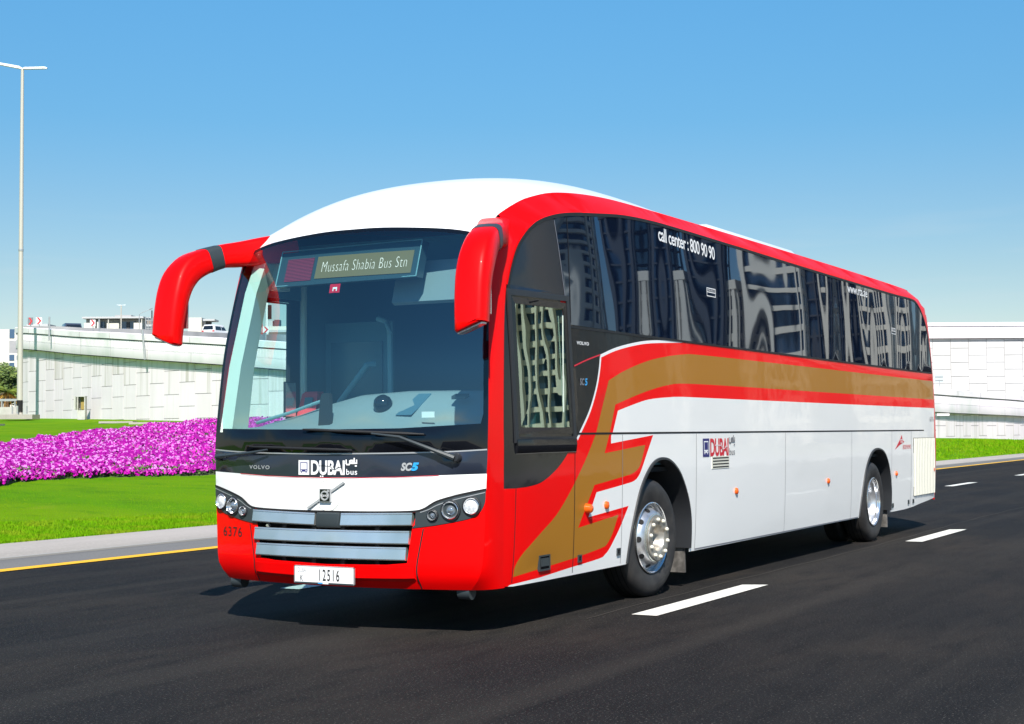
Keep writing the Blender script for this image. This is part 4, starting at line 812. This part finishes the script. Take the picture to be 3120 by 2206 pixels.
# staggered wall panels with open joints, one mesh
pm_ = MB(); PH, PW = 1.22, 1.42; s = 0; col = 0
while s < WL - PW:
    q0, n0 = wall_at(s + .015); q1, n1 = wall_at(s + PW - .015); zlo = min(q0[3], q1[3]) - .5; ztp = min(q0[2], q1[2]) - 1.28; z = 1.0 + (PH / 2 if col % 2 else 0) - 2 * PH
    while z < ztp:
        a = max(z + .012, zlo); b = min(z + PH - .012, ztp)
        if b - a > .06:
            P0 = [Vector((q0[0], q0[1], 0)) + n0 * o for o in (0, .03)]; P1 = [Vector((q1[0], q1[1], 0)) + n1 * o for o in (0, .03)]; h = Vector((0, 0, 1)); j = random.uniform(0, .006)
            P0[1] += n0 * j; P1[1] += n1 * j
            vs = [P0[1] + h * a, P1[1] + h * a, P1[1] + h * b, P0[1] + h * b, P0[0] + h * a, P1[0] + h * a, P1[0] + h * b, P0[0] + h * b]
            pm_.add(vs, [(0, 1, 2, 3), (4, 0, 3, 7), (1, 5, 6, 2), (3, 2, 6, 7), (0, 4, 5, 1)], 0 if b < ztp - .9 else 1)
        z += PH
    s += PW; col += 1
o = pm_.build('retaining_wall', [WALLM, STAIN], None, False); put(o, ramp)
fa = strip('fascia', FASC, [(.06, lambda q: q[2] - 1.36), (.28, lambda q: q[2] - 1.34), (.30, lambda q: q[2] - 1.30), (.30, lambda q: q[2] - .86), (.285, lambda q: q[2] - .855), (.285, lambda q: q[2] - .84), (.30, lambda q: q[2] - .835), (.30, lambda q: q[2] - .36)], ramp)
strip('coping', COPE, [(.22, lambda q: q[2] - .36), (.36, lambda q: q[2] - .33), (.38, lambda q: q[2] - .03), (.34, lambda q: q[2]), (-.10, lambda q: q[2]), (-.12, lambda q: q[2] - .5)], ramp)
strip('painted_shadow_line', DRK, [(.305, lambda q: q[2] - 1.355), (.305, lambda q: q[2] - 1.315)], ramp); strip('painted_shadow_line', PLB, [(.306, lambda q: q[2] - .395), (.306, lambda q: q[2] - .355)], ramp)  # dark strips painted in as the shade under fascia and coping
rb = MB(); s = 2
while s < WL - 2:                                   # ribs cast in the fascia and vertical joints
    q, n = wall_at(s); t = Vector((-n.y, n.x, 0)); p = Vector((q[0], q[1], 0)) + n * .302
    rb.obox((p.x, p.y, q[2] - .60), t * .028, n * .006, (0, 0, .20)); s += .19
o = rb.build('fascia_ribs', FASC, None, False); put(o, ramp)
jb = MB(); s = 4.5
while s < WL - 2:
    q, n = wall_at(s); t = Vector((-n.y, n.x, 0)); p = Vector((q[0], q[1], 0)) + n * .303; jb.obox((p.x, p.y, q[2] - .84), t * .012, n * .003, (0, 0, .48)); p += n * .08; jb.obox((p.x, p.y, q[2] - .18), t * .012, n * .003, (0, 0, .15)); s += 4.1
o = jb.build('fascia_joints', JNT, None, False); put(o, ramp)
strip('ramp_deck', GBAR, [(-.10, lambda q: q[2] - .75), (-8, lambda q: q[2] - .75)], ramp, 24)
# inner barrier on the far side of the ramp deck
IB = catmull([(66.05, 72.1, 8.86), (67.26, 69.89, 8.80), (68.25, 68.07, 8.68), (70.22, 64.44, 8.55), (69.5, 58.5, 8.1), (66.5, 53.5, 7.65), (63.8, 48.18, 7.28), (64.94, 44.08, 7.1), (66, 38, 6.8)], 6)
o = MB().loft([[(a, b, c - 1.6), (a, b, c), (a + .25, b + .15, c), (a + .3, b + .2, c - 1.6)] for a, b, c in IB]).build('inner_barrier', GBAR, None, 'angle'); put(o, ramp)
# drain pipes down the wall and fascia
def pipe(pts, r, name='drain_pipe', m=STEELG):
    o = MB().tube(pts, r, 8).build(name, m, None); put(o, ramp)
pipe([(51.0, 47.9, 6.85), (51.05, 47.75, 5.3)], .05)
# ---- far flat overpass on the right
fo = thing('flyover', (124, 20, 3), 'high pale flyover with panelled abutment wall beyond the ramp at right', 'overpass')
d_ = Vector((126.6 - 122.74, 16.95 - 24.06, 0)).normalized(); n_ = Vector((-.9, -.43, 0)); n_ = (n_ - d_ * n_.dot(d_)).normalized(); A0 = Vector((122.74, 24.06, 0)) - d_ * 26; LF = 60
mb = MB(); s = 0; col = 0
while s < LF:
    z = 1.0 + (PH / 2 if col % 2 else 0) - PH
    while z < 9.1:
        b = min(z + PH - .022, 9.12); a = z + .022
        if b > a:
            p0 = A0 + d_ * (s + .022); p1 = A0 + d_ * (s + 1.518); P = [p0 + n_ * .04, p1 + n_ * .04, p1, p0]
            vs = [(p.x, p.y, a) for p in P] + [(p.x, p.y, b) for p in P]; mb.add(vs, [(0, 1, 5, 4), (1, 2, 6, 5), (3, 0, 4, 7), (4, 5, 6, 7), (0, 3, 2, 1)], 0)
        z += PH
    s += 1.54; col += 1
put(mb.build('abutment_wall', mat('abutment_white', (.60, .59, .59), .85, noise=(.6, (.54, .53, .52), (.4, .7), (1, 1, .3), 5)), None, False), fo)
def fbox(name, m, o0, o1, z0, z1):
    P = [A0 + n_ * o0, A0 + d_ * LF + n_ * o0, A0 + d_ * LF + n_ * o1, A0 + n_ * o1]; vs = [(p.x, p.y, z0) for p in P] + [(p.x, p.y, z1) for p in P]
    put(MB().add(vs, [(0, 1, 5, 4), (1, 2, 6, 5), (2, 3, 7, 6), (3, 0, 4, 7), (4, 5, 6, 7), (0, 3, 2, 1)]).build(name, m, None, False), fo)
fbox('backing_wall', JNT, -.6, 0.0, 0, 9.15); fbox('fascia', FASC, -12, .35, 9.17, 10.17); fbox('coping', COPE, -.4, .45, 10.20, 10.50); fbox('joint_strip', JNT, -.5, .30, 10.165, 10.21)

# ---- street lamps
def tall_lamp(name, loc, H, r0, r1, arms, label, group, ah=.0, dirv=(.47, -.88)):
    t = thing(name, loc, label, 'street lamp', group)
    mb = MB().tube([(0, 0, .0), (0, 0, H * .45), (0, 0, H)], [r0, (r0 + r1) / 2, r1], 14)
    mb.build('pole', mat('pole_paint', (.52, .49, .43), .5, metal=.2), t)
    for a, rise in arms:
        d = Vector((dirv[0], dirv[1], 0)) * (1 if a > 0 else -1); L = abs(a); P0 = Vector((0, 0, H)); P1 = P0 + d * L + Vector((0, 0, rise)); n = Vector((-d.y, d.x, 0))
        MB().loft([[P0 + (P1 - P0) * q + n * w_ + Vector((0, 0, z)) for w_, z in ((-ww, 0), (ww, 0), (ww * .6, hh), (-ww * .6, hh))] for q, ww, hh in ((0, .04 * L, .05 * L), (.1, .09 * L, .085 * L), (.9, .09 * L, .08 * L), (1, .05 * L, .05 * L))]).build('lamp_head', mat('lamp_head_grey', (.62, .64, .66), .4), t)
    return t
pole = tall_lamp('street_lamp', (54.42, 60.22, 2.60), 20.1, .17, .09, ((1.45, .02), (-1.7, .34)), 'very tall tapered street lamp with two flat arms at the far left', None)
MB().lathe((0, 0, .12), (0, 0, 1), [(.17, 0), (.175, .7), (.155, .72)], 16).build('base_sleeve', DRK, pole)
MB().lathe((0, 0, 9.45), (0, 0, 1), [(.12, 0), (.15, .02), (.15, .14), (.12, .16)], 16).build('pole_joint', STEELG, pole)
for a in range(4): MB().tube([(.42 * math.cos(a * 1.57 + .5), .42 * math.sin(a * 1.57 + .5), .05), (.42 * math.cos(a * 1.57 + .5), .42 * math.sin(a * 1.57 + .5), .5)], .045, 8).build('anchor_bolt', STEELG, pole)
o = MB().obox((54.5, 60.3, 2.47), Vector((.47, -.88, 0)) * .95, Vector((.88, .47, 0)) * .7, (0, 0, .13)).build('lamp_footing', CONC, None, False); tag(o, 'low square concrete footing under the tall street lamp', 'concrete slab')
tall_lamp('street_lamp', (88.86, 84.49, 5.0), 7.4, .07, .05, ((.38, .02), (-.38, .03)), 'small distant street lamp with two short arms rising above the ramp wall', None)
# ---- roadside cabinet with an open front, and its bracket
cb = thing('utility_cabinet', (53.26, 54.26, 2.25), 'narrow grey utility cabinet with its door hanging open at the foot of the wall', 'cabinet')
cx = Vector((.47, -.88, 0)); cy = Vector((.88, .47, 0)); I = Vector((0, 0, 1))
cm = mat('cabinet_grey', (.50, .50, .47), .5, noise=(3, (.40, .39, .35), (.4, .7), ONE, 4))
mb = MB(); mb.obox(I * .65 + cy * .16, cx * .21, cy * .04, I * .64); mb.obox(I * .65 - cx * .19, cx * .02, cy * .2, I * .64); mb.obox(I * .65 + cx * .19, cx * .02, cy * .2, I * .64); mb.obox(I * 1.28, cx * .23, cy * .22, I * .02); mb.obox(I * .26 - cy * .16, cx * .17, cy * .02, I * .26); mb.build('cabinet_body', cm, cb, False)
MB().obox(I * .88 + cy * .08, cx * .09, cy * .02, I * .32).build('wiring_board', mat('wiring_board', (.32, .24, .06), .6), cb, False)
MB().obox(I * .90 - cx * .26 - cy * .36, cx * .05, cy * .18, I * .36).build('cabinet_door', cm, cb, False)
MB().obox(I * .88 - cy * .1 - cx * .12, cx * .02, cy * .02, I * .25).build('meter', DRK, cb, False)
# ---- concrete covers in the lawn
def lawn_z(x, y):
    best = None
    for fi in np.linspace(18, 70, 53):
        a = lawn_pt(fi, 0); b = lawn_pt(fi, 1); dx, dy = b[0] - a[0], b[1] - a[1]; t = ((x - a[0]) * dx + (y - a[1]) * dy) / (dx * dx + dy * dy); t = min(1, max(0, t)); e = math.hypot(a[0] + dx * t - x, a[1] + dy * t - y)
        if best is None or e < best[0]: best = (e, lawn_pt(fi, t)[2])
    return best[1]
def along(u, d):    # plain bearing and distance from the origin of the survey to an x,y on the ground
    return (C0[0] + u[0] * d, C0[1] + u[1] * d)
for (x, y, hw, hd, lab) in ((46.2, 54.6, 1.25, .55, 'long pale concrete cover in the lawn beside the tall lamp footing'), (28.2, 34.6, 1.5, .5, 'pale concrete cover at the edge of the far lawn strip above the flowers at left'),
                            (48.6, 47.3, .85, .45, 'small pale concrete cover near the wall, right of the cabinet'), (46.9, 43.9, .75, .42, 'dark edged concrete cover near the wall, nearest the mirror')):
    z = lawn_z(x, y); o = MB().obox((x, y, z + .03), cx * hw, cy * hd, I * .05).build('concrete_cover', CONC, None, False); tag(o, lab, 'concrete cover', 'concrete covers in the lawn')
for (x, y, hw, lab) in ((65.76, 10.45, .20, 'white cover in the lawn behind the bus, larger of the pair'), (65.95, 10.15, .10, 'white cover in the lawn behind the bus, smaller of the pair')):
    o = MB().obox((x, y, lawn_z(x, y) + .30), cx * hw, cy * hw * 1.5, I * .05).build('manhole_cover', COPE, None, False); tag(o, lab, 'cover', 'white covers behind the bus')
# ---- chevron signs on the ramp
CHV = mat('sign_red', (.60, .02, .03), .5); SGW = mat('sign_white', (.75, .75, .76), .5)
def chevron(x, y, z, w_, h_, back, label, ph=1.5):
    t = thing('chevron_sign', (x, y, z - ph), label, 'road sign', 'red chevron signs along the ramp'); a = cx; n = -cy; c = I * (ph)
    MB().obox(c, a * w_ / 2, n * .02, I * h_ / 2).build('sign_board', GRY if back else SGW, t, False)
    MB().tube([n * -.05, n * -.05 + I * ph], .03, 8).build('sign_post', STEELG, t)
    P = lambda u, v: c + n * .026 + a * (u * w_) + I * (v * h_)
    MB().add([P(-.35, .48), P(-.05, .48), P(.42, 0), P(-.05, -.48), P(-.35, -.48), P(.10, 0)], [(0, 5, 2, 1), (5, 4, 3, 2)]).build('chevron', CHV, t, False)
chevron(65.53, 70.94, 9.10, .34, .50, True, 'narrow chevron sign turned edge-on, first from the tall street lamp')
chevron(65.81, 70.43, 9.12, .42, .46, False, 'red chevron sign, second from the tall street lamp')
chevron(64.56, 64.37, 8.66, .36, .42, False, 'red chevron sign standing in front of the low canopy building')
chevron(57.93, 45.24, 7.14, .34, .34, False, 'red chevron sign seen through the bus windscreen')
for (x, y, z0, z1, lab) in ((64.76, 64.01, 7.2, 8.90, 'thin grey post on the ramp just right of the chevron by the canopy building'), (57.63, 45.8, 5.2, 7.24, 'short grey post on the ramp seen through the bus windscreen'), (55.76, 59.3, 6.9, 8.3, 'thin grey post rising over the ramp coping near the tall lamp')):
    o = MB().tube([(x, y, z0), (x, y, z1)], .05, 8).build('marker_post', STEELG, None); tag(o, lab, 'post', 'grey posts along the ramp')
sg = thing('road_sign', (77.6, 12.9, 3.55), 'back of a grey rectangular road sign on a thin post beside the ramp coping', 'road sign')
MB().obox((0.13, .25, .72), cx * .24, cy * .02, I * .25).build('sign_board', mat('sign_back', (.48, .52, .54), .5), sg, False)
for k in (-.1, .1): MB().obox(Vector((.13, .25, .72 + k)) - cy * .035, cx * .22, cy * .012, I * .015).build('sign_rail', STEELG, sg, False)
MB().tube([(0.05, .15, -.3), (.13, .25, .7)], .025, 8).build('sign_post', STEELG, sg)
# ---- far buildings
BW = mat('render_cream', (.62, .60, .54), .8); BG = mat('render_grey', (.45, .46, .47), .8); BGL = mat('window_blue_glass', (.05, .10, .18), .12, spec=.8); BD = mat('shadowed_opening', (.06, .065, .075), .8)
def bt(o, t): return put(o, t)
# canopy building: long flat roof, pale blocks, blue glass bays
t = thing('canopy_building', (186.5, 176.6, 2), 'low cream station building with a thin flat canopy and blue glass bays above the ramp', 'building')
def bb(par, name, m, u0, u1, z0, z1, d0, d1):
    """box: u across the view, d in depth, local to the thing"""
    c = cx * ((u0 + u1) / 2) + cy * ((d0 + d1) / 2) + I * ((z0 + z1) / 2); return MB().obox(c, cx * ((u1 - u0) / 2), cy * ((d1 - d0) / 2), I * ((z1 - z0) / 2)).build(name, m, par, False)
bb(t, 'wall', BG, -5.2, 5.1, 0, 19.0, 1.2, 7); bb(t, 'roof', BG, -5.3, 5.2, 19.05, 19.35, -1.0, 7.5); bb(t, 'upper_roof', mat('roof_edge', (.36, .36, .36), .8), -.2, 2.6, 19.4, 19.75, 1, 4)
for a, b, z1 in ((-5.1, -3.2, 18.35), (-1.2, .85, 18.25), (3.4, 4.7, 18.3), (-2.9, -2.5, 18.6)): bb(t, 'wall_block', BW, a, b, 10, z1, -.4, 1.15)
for a, b in ((-3.1, -1.9), (.95, 1.9), (2.5, 3.35)): bb(t, 'window', BGL, a, b, 15.9, 18.6, .6, 1.17)
bb(t, 'doorway', BD, 1.95, 2.45, 15.5, 18.5, .5, 1.17); 
for a in (-3.6, -.9, 4.8): bb(t, 'column', BW, a, a + .12, 10, 19.03, -.8, -.65)
t = thing('block_building', (193.3, 164, 2), 'cream block building with a raised dark canopy right of the scaffolding, behind the mirror', 'building')
bb(t, 'wall', BW, -1.8, .55, 0, 19.15, 0, 4); bb(t, 'side_wing', BW, .6, 3.4, 0, 17.6, .2, 4); bb(t, 'canopy', BG, .9, 2.9, 18.55, 18.85, -.6, 3); bb(t, 'dark_bay', BD, 1.1, 1.9, 17.62, 18.53, .6, 2)
t = thing('works_frame', (166.4, 150.9, 2), 'cluttered grey steel frame with a platform at the right end of the canopy building', 'scaffolding')
for a in (-.5, -.1, .35, .6): MB().tube([cx * a, cx * a + I * 17], .06, 6).build('upright', STEELG, t)
for z in (15.3, 15.9, 16.5, 16.9): MB().tube([cx * -.5 + I * z, cx * .6 + I * z], .05, 6).build('crossbar', STEELG, t)
bb(t, 'platform', BG, -.4, .5, 15.6, 15.95, 0, .5); bb(t, 'cover_panel', mat('panel_brown', (.25, .2, .16), .8), -.3, .3, 16.0, 16.45, 0, .2)
MB().tube([cx * .45 + I * 16.8, cx * .45 + I * 18.0], .09, 6).build('signal_mast', DRK, t)
t = thing('distant_lamp', (165.5, 152, 2), 'distant road lamp with one long curved arm above the steel frame', 'street lamp')
MB().tube([(0, 0, 0), (0, 0, 17.3), tuple(cx * .25 + I * 17.6), tuple(cx * 1.1 + I * 17.95), tuple(cx * 1.55 + I * 18.1)], [.08, .06, .05, .04, .04], 8).build('pole', STEELG, t); MB().obox(cx * 1.75 + I * 18.2, cx * .22 + I * .08, cy * .1, I * .06).build('lamp_head', GRY, t, False)
t = thing('site_building', (151, 116.5, 2), 'jumble of low site buildings seen through the bus windscreen', 'building')
bb(t, 'wall', BW, -2.6, 2.8, 0, 13.4, 0, 5); bb(t, 'roof_box', BG, -.6, .4, 13.42, 14.2, .5, 3); bb(t, 'dark_box', BD, .6, 1.3, 13.42, 14.3, .5, 2); bb(t, 'low_roof', BG, -2.8, 3, 12.6, 12.9, -.5, -.02)
t = thing('lattice_mast', (134.3, 105.2, 2), 'red lattice mast seen through the bus windscreen', 'mast')
for a, b in ((-.3, -.3), (.3, -.3), (.3, .3), (-.3, .3)): MB().tube([(a, b, 0), (a, b, 16.6)], .05, 6).build('chord', RLT, t)
mb = MB()
for k in range(34): z = k * .48; mb.tube([(-.3, -.3, z), (.3, -.3, z + .48)], .03, 4); mb.tube([(-.3, .3, z), (-.3, -.3, z + .48)], .03, 4); mb.tube([(.3, -.3, z), (.3, .3, z + .48)], .03, 4)
mb.build('bracing', RLT, t)
t = thing('camera_pole', (86.75, 67.33, 2), 'white pole carrying a black signal box seen through the bus windscreen', 'pole')
MB().tube([(0, 0, 0), (0, 0, 9.75)], .11, 8).build('pole', SGW, t); bb(t, 'signal_box', DRK, .05, .32, 8.4, 9.5, -.1, .15)
# office block at the left edge
t = thing('office_block', (235.9, 253.9, 2), 'cream office block with stacked blue glass windows behind the trees at far left', 'building')
bb(t, 'wall', BW, -9, 1.35, 0, 22.9, 0, 14); bb(t, 'wing', BW, 1.37, 5.6, 0, 22.8, -.6, 12); bb(t, 'roof_box', BG, 3.2, 8, 22.85, 24.2, 2, 8)
for z0, z1 in ((20.9, 22.9), (19.2, 20.3), (17.7, 18.8), (15.9, 17.2), (14.2, 15.4)): bb(t, 'window', BGL, .05, 1.33, z0, z1, -.12, -.01)
for z0, z1 in ((20.6, 21.9), (19.0, 20.2), (17.6, 18.6), (16, 17)): bb(t, 'window', BGL, 1.9, 2.9, z0, z1, -.72, -.62)
# ---- cars on the far road
PW_ = mat('car_white', (.78, .78, .78), .3, coat=.8); PD = mat('car_dark', (.03, .035, .06), .3, coat=.8); CG = mat('car_glass', (.01, .012, .015), .05, spec=.9); TL = mat('tail_light', (.5, .01, .015), .3)
def car(name, loc, yaw, paint, label, L=4.9, W_=1.95, H=1.85, wagon=True):
    t = thing(name, loc, label, 'car', None, yaw)
    def sec(x, pts): return [(x, y, z) for y, z in pts]
    h = W_ / 2; secs = []
    for x, zt_, wt in ((-L / 2, H * .50, .92), (-L / 2 + .08, H * .55, .98), (L * .16, H * .58, 1), (L * .30, H * .56, .99), (L / 2 - .25, H * .48, .93), (L / 2, H * .38, .84)):
        secs.append([(x, -h * wt, .30), (x, -h * wt * 1.0, zt_ * .7), (x, -h * wt * .94, zt_), (x, h * wt * .94, zt_), (x, h * wt, zt_ * .7), (x, h * wt, .30)])
    MB().loft(secs).build('body', paint, t)
    MB().loft([[(x, -h * a, z0), (x + o_, -h * b, z1), (x + o_, h * b, z1), (x, h * a, z0)] for x, a, b, z0, z1, o_ in ((-L / 2 + .04, .90, .74, H * .54, H * .90, .18), (-L / 2 + .35, .93, .78, H * .54, H * .97, .1), (L * .02, .93, .78, H * .56, H * .97, 0), (L * .22, .9, .70, H * .54, H * .60, 0))]).build('cabin', paint, t)
    MB().add([(-L / 2 + .035, -h * .78, H * .60), (-L / 2 + .035, h * .78, H * .60), (-L / 2 + .17, h * .66, H * .87), (-L / 2 + .17, -h * .66, H * .87)], [(0, 1, 2, 3)]).build('rear_window', CG, t, False)
    for s in (-1, 1):
        f = lambda x, k: (x, s * h * (.93 - .15 * k) * 1.004 + s * .004, H * (.565 + .37 * k))
        MB().add([f(-L / 2 + .42, 0), f(-.55, 0), f(-.55, .85), f(-L / 2 + .55, .85)], [(0, 1, 2, 3)]).build('side_window', CG, t, False); MB().add([f(-.45, 0), f(.75, 0), f(.25, .85), f(-.45, .85)], [(0, 1, 2, 3)]).build('side_window', CG, t, False)
        MB().box((-L / 2 - .03, s * h * .80 - .16, H * .44), (-L / 2 + .06, s * h * .80 + .12, H * .53)).build('tail_light', TL, t, False)
        for x in (-L * .30, L * .31): MB().lathe((x, s * (h - .1), .36), (0, s, 0), [(.0005, .10), (.2, .10), (.22, .11), (.35, .1), (.36, .05), (.36, -.1)], 20).build('wheel', TYR, t)
        MB().obox((L * .2, s * (h + .12), H * .56), (.06, 0, 0), (0, .10, 0), (0, 0, .07)).build('door_mirror', paint, t, False)
    MB().box((-L / 2 - .04, -.26, H * .36), (-L / 2 - .02, .26, H * .42)).build('number_plate', SGW, t, False)
    MB().box((-L / 2 - .06, -h * .9, .38), (-L / 2 + .05, h * .9, H * .34)).build('rear_bumper', paint, t, False)
car('dark_car', (102.8, 104.1, 10.78), math.atan2(.80, .60), PD, 'dark car seen from behind on the ramp, near the tall street lamp', 4.4, 1.95, 1.62)
car('white_suv', (149.2, 123.6, 13.9), math.atan2(.15, .98), PW_, 'white SUV on the upper road between the left mirror and the bus', 4.9, 1.95, 1.85)
# the road deck that carries them
rd_ = [(102.5, 103.0, 10.7), (125, 113, 12.4), (149, 122, 13.85), (175, 132, 14.6)]; q = catmull(rd_, 6)
o = MB().loft([[(a - 3, b + 6, c), (a + 3, b - 6, c), (a + 3, b - 6, c - 1.2), (a - 3, b + 6, c - 1.2)] for a, b, c in q]).build('upper_road', GBAR, None, 'angle'); tag(o, kind='structure')
# ---- low barrier, rail and planting left of the lamp
t = thing('road_barrier', (61.4, 68.6, 2.5), 'low concrete barrier with a steel rail on top left of the tall lamp', 'barrier'); 
bb(t, 'barrier_wall', mat('barrier_concrete', (.46, .45, .42), .85, noise=(2, (.36, .35, .32), (.4, .7), ONE, 4)), -6, .85, -.4, .72, 0, .25)
bb(t, 'steel_rail', STEELG, -6, .9, 1.10, 1.25, .05, .15)
for a in (-5, -3.6, -2.2, -.45, .4): bb(t, 'rail_post', STEELG, a, a + .07, .72, 1.1, .06, .14)
def leaf_cloud(blobs, n, size, mats, name, parent, hang=0):
    FV = []; FF = []; MI = []; tot = sum(b[3] ** 2 for b in blobs)
    for b in blobs:
        m = int(n * b[3] ** 2 / tot)
        for k in range(m):
            d = Vector((random.gauss(0, 1), random.gauss(0, 1), random.gauss(0, 1))).normalized(); r = b[3] * (random.random() ** .35) * (1 + .18 * math.sin(5 * d.x + b[0]) * math.sin(4 * d.z))
            p = Vector(b[:3]) + Vector((d.x * r, d.y * r, d.z * r * .8)); u = Vector((random.gauss(0, 1), random.gauss(0, 1), random.gauss(0, .6))).normalized(); w_ = u.orthogonal().normalized(); s_ = size * random.uniform(.5, 1.4); k0 = len(FV)
            FV += [p - u * s_, p + w_ * s_ * .5, p + u * s_, p - w_ * s_ * .5]; FF.append((k0, k0 + 1, k0 + 2, k0 + 3)); MI.append(random.choice((0, 0, 1, 2)) if len(mats) > 2 else 0)
    return link_mesh(name, [tuple(v) for v in FV], FF, mats, parent, MI, False)
LG = [mat('leaf_mid', (.10, .16, .03), .7), mat('leaf_dark', (.06, .10, .025), .7), mat('leaf_light', (.20, .26, .05), .7)]
def tree(x, y, z, H, R_, label, n=2600, seed=1):
    random.seed(seed); t = thing('tree', (x, y, z), label, 'tree', 'trees behind the barrier at left'); mb = MB().tube([(0, 0, -.3), (.1, 0, H * .3), (0, .1, H * .6)], [.16, .12, .07], 8)
    for k in range(5): a = k * 1.26; mb.tube([(.05, 0, H * .35), (R_ * .5 * math.cos(a), R_ * .5 * math.sin(a), H * .62), (R_ * .8 * math.cos(a), R_ * .8 * math.sin(a), H * .8)], [.07, .05, .02], 6)
    mb.build('trunk', mat('bark', (.16, .11, .07), .9), t)
    bl = [(random.uniform(-.6, .6) * R_, random.uniform(-.6, .6) * R_, H * random.uniform(.45, .88), R_ * random.uniform(.3, .55)) for _ in range(9)]
    leaf_cloud(bl, n, .13, LG, 'crown', t)
tree(78.5, 87.6, 2.4, 4.9, 1.9, 'dense green tree nearest the lamp, against the office block', 4200, 3); tree(73.2, 81.2, 2.5, 3.9, 1.6, 'mid green tree behind the palm beside the lamp', 4200, 5)
tree(75.5, 90.5, 2.4, 4.4, 2.3, 'broad tree at the very left edge behind the palm', 4200, 9); tree(70.0, 79.5, 2.5, 2.6, 1.4, 'low bushy tree close behind the steel rail', 3000, 12)
random.seed(21)
pt = thing('palm_tree', (66.35, 74.0, 2.4), 'short palm with yellowing hanging fronds behind the steel rail', 'palm tree')
MB().tube([(0, 0, 0), (0, 0, 1.0), (.05, 0, 1.9)], [.22, .19, .16], 10).build('trunk', mat('palm_bark', (.24, .15, .08), .95, bump=(12, .8, .05, (1, 1, 3))), pt)
PG = mat('frond_green', (.16, .22, .02), .6); PY = mat('frond_dry', (.48, .27, .04), .7)
def frond(az, elev, L, droop, m, name='frond'):
    mb = MB(); d = Vector((math.cos(az), math.sin(az), 0)); n = 18; pts = []
    for i in range(n + 1): t = i / n; pts.append(Vector((.05, 0, 1.95)) + d * (L * t * math.cos(elev) * (1 - .25 * droop * t)) + I * (L * (t * math.sin(elev) - droop * t * t)))
    mb.tube(pts, [.03 * (1 - .8 * i / n) for i in range(n + 1)], 4)
    sd_ = Vector((-d.y, d.x, 0))
    for i in range(2, n + 1):
        for s in (-1, 1):
            p = pts[i]; ll = .55 * L * .6 * math.sin(math.pi * min(.97, .12 + .86 * i / n)); tip = p + sd_ * s * ll * .7 + d * ll * .45 + I * (-.30 * ll); w_ = d * .035; mb.add([p - w_, p + w_, tip], [(0, 1, 2)])
    mb.build(name, m, pt, False)
for k in range(13): frond(k * .49 + .1, random.uniform(.3, 1.0), random.uniform(1.5, 1.95), random.uniform(.45, .8), PG)
for k in range(12): frond(k * .53, random.uniform(-.5, 0), random.uniform(1.1, 1.5), random.uniform(.55, .95), PY)
# ---- towers across the road, seen only as reflections in the bus windows
TWB = mat('tower_sandstone', (.66, .60, .50), .8); TWG = mat('tower_glass', (.02, .045, .09), .08, spec=.9); TWD = mat('tower_dark', (.05, .055, .065), .5)
def tower(x, y, w_, d, H, m, label, bal=True, fl_=3.4, bay=1.5, bh=.9, pw=.28):
    t = thing('tower', (x, y, 0), label, 'tower', 'towers across the road'); MB().box((-w_ / 2, -d / 2, -.5), (w_ / 2, d / 2, H)).build('glass_core', TWG, t, False)
    mb = MB(); z = fl_
    while z < H: mb.box((-w_ / 2 - .5, -d / 2 - .5, z), (w_ / 2 + .5, d / 2 + .5, z + (bh if bal else .35))); z += fl_
    mb.box((-w_ / 2 - 1, -d / 2 - 1, H + .02), (w_ / 2 + 1, d / 2 + 1, H + 2)); mb.build('floor_bands', m, t, False)
    mb = MB(); ny = max(2, int(d / bay)); nx_ = max(2, int(w_ / 3))
    for k in range(ny + 1):
        y0_ = -d / 2 + d * k / ny; e = pw if 0 < k < ny else .45; mb.box((-w_ / 2 - .9, y0_ - e, -.5), (-w_ / 2 - .52, y0_ + e, H + .01))
    for k in range(nx_ + 1): x_ = -w_ / 2 + w_ * k / nx_; mb.box((x_ - .4, d / 2 + .52, -.5), (x_ + .4, d / 2 + .9, H + .01))
    mb.build('piers', m, t, False)
tower(190, -46, 12, 7, 70, TWB, 'tall sandstone tower reflected at the tail of the bus windows'); tower(200, -55.5, 8, 3.5, 62, TWD, 'dark slab tower reflected between two sandstone towers near the tail', False)
tower(182, -57, 8, 4, 56, TWB, 'second sandstone tower reflected near the bus tail, just ahead of the tallest'); tower(190, -66, 6, 2.6, 25, TWB, 'slim short sandstone tower reflected alone against the sky in mid window')
tower(188, -69.5, 6, 3.4, 36, TWD, 'dark slab tower reflected behind the slim short sandstone one', False); tower(190, -75.5, 6, 2.0, 27, TWB, 'thinnest sandstone tower reflected ahead of mid window'); tower(190, -79.5, 8, 4.2, 40, TWD, 'dark banded tower reflected in the window behind the driver', False)
tower(190, -89.5, 4, 1.2, 44, TWB, 'needle-thin sandstone tower reflected in the foremost bus windows')
tower(112, -58.5, 8, 7, 34, TWB, 'pale balconied tower reflected in the driver window', True, 1.5, 1.0, .45, .12)
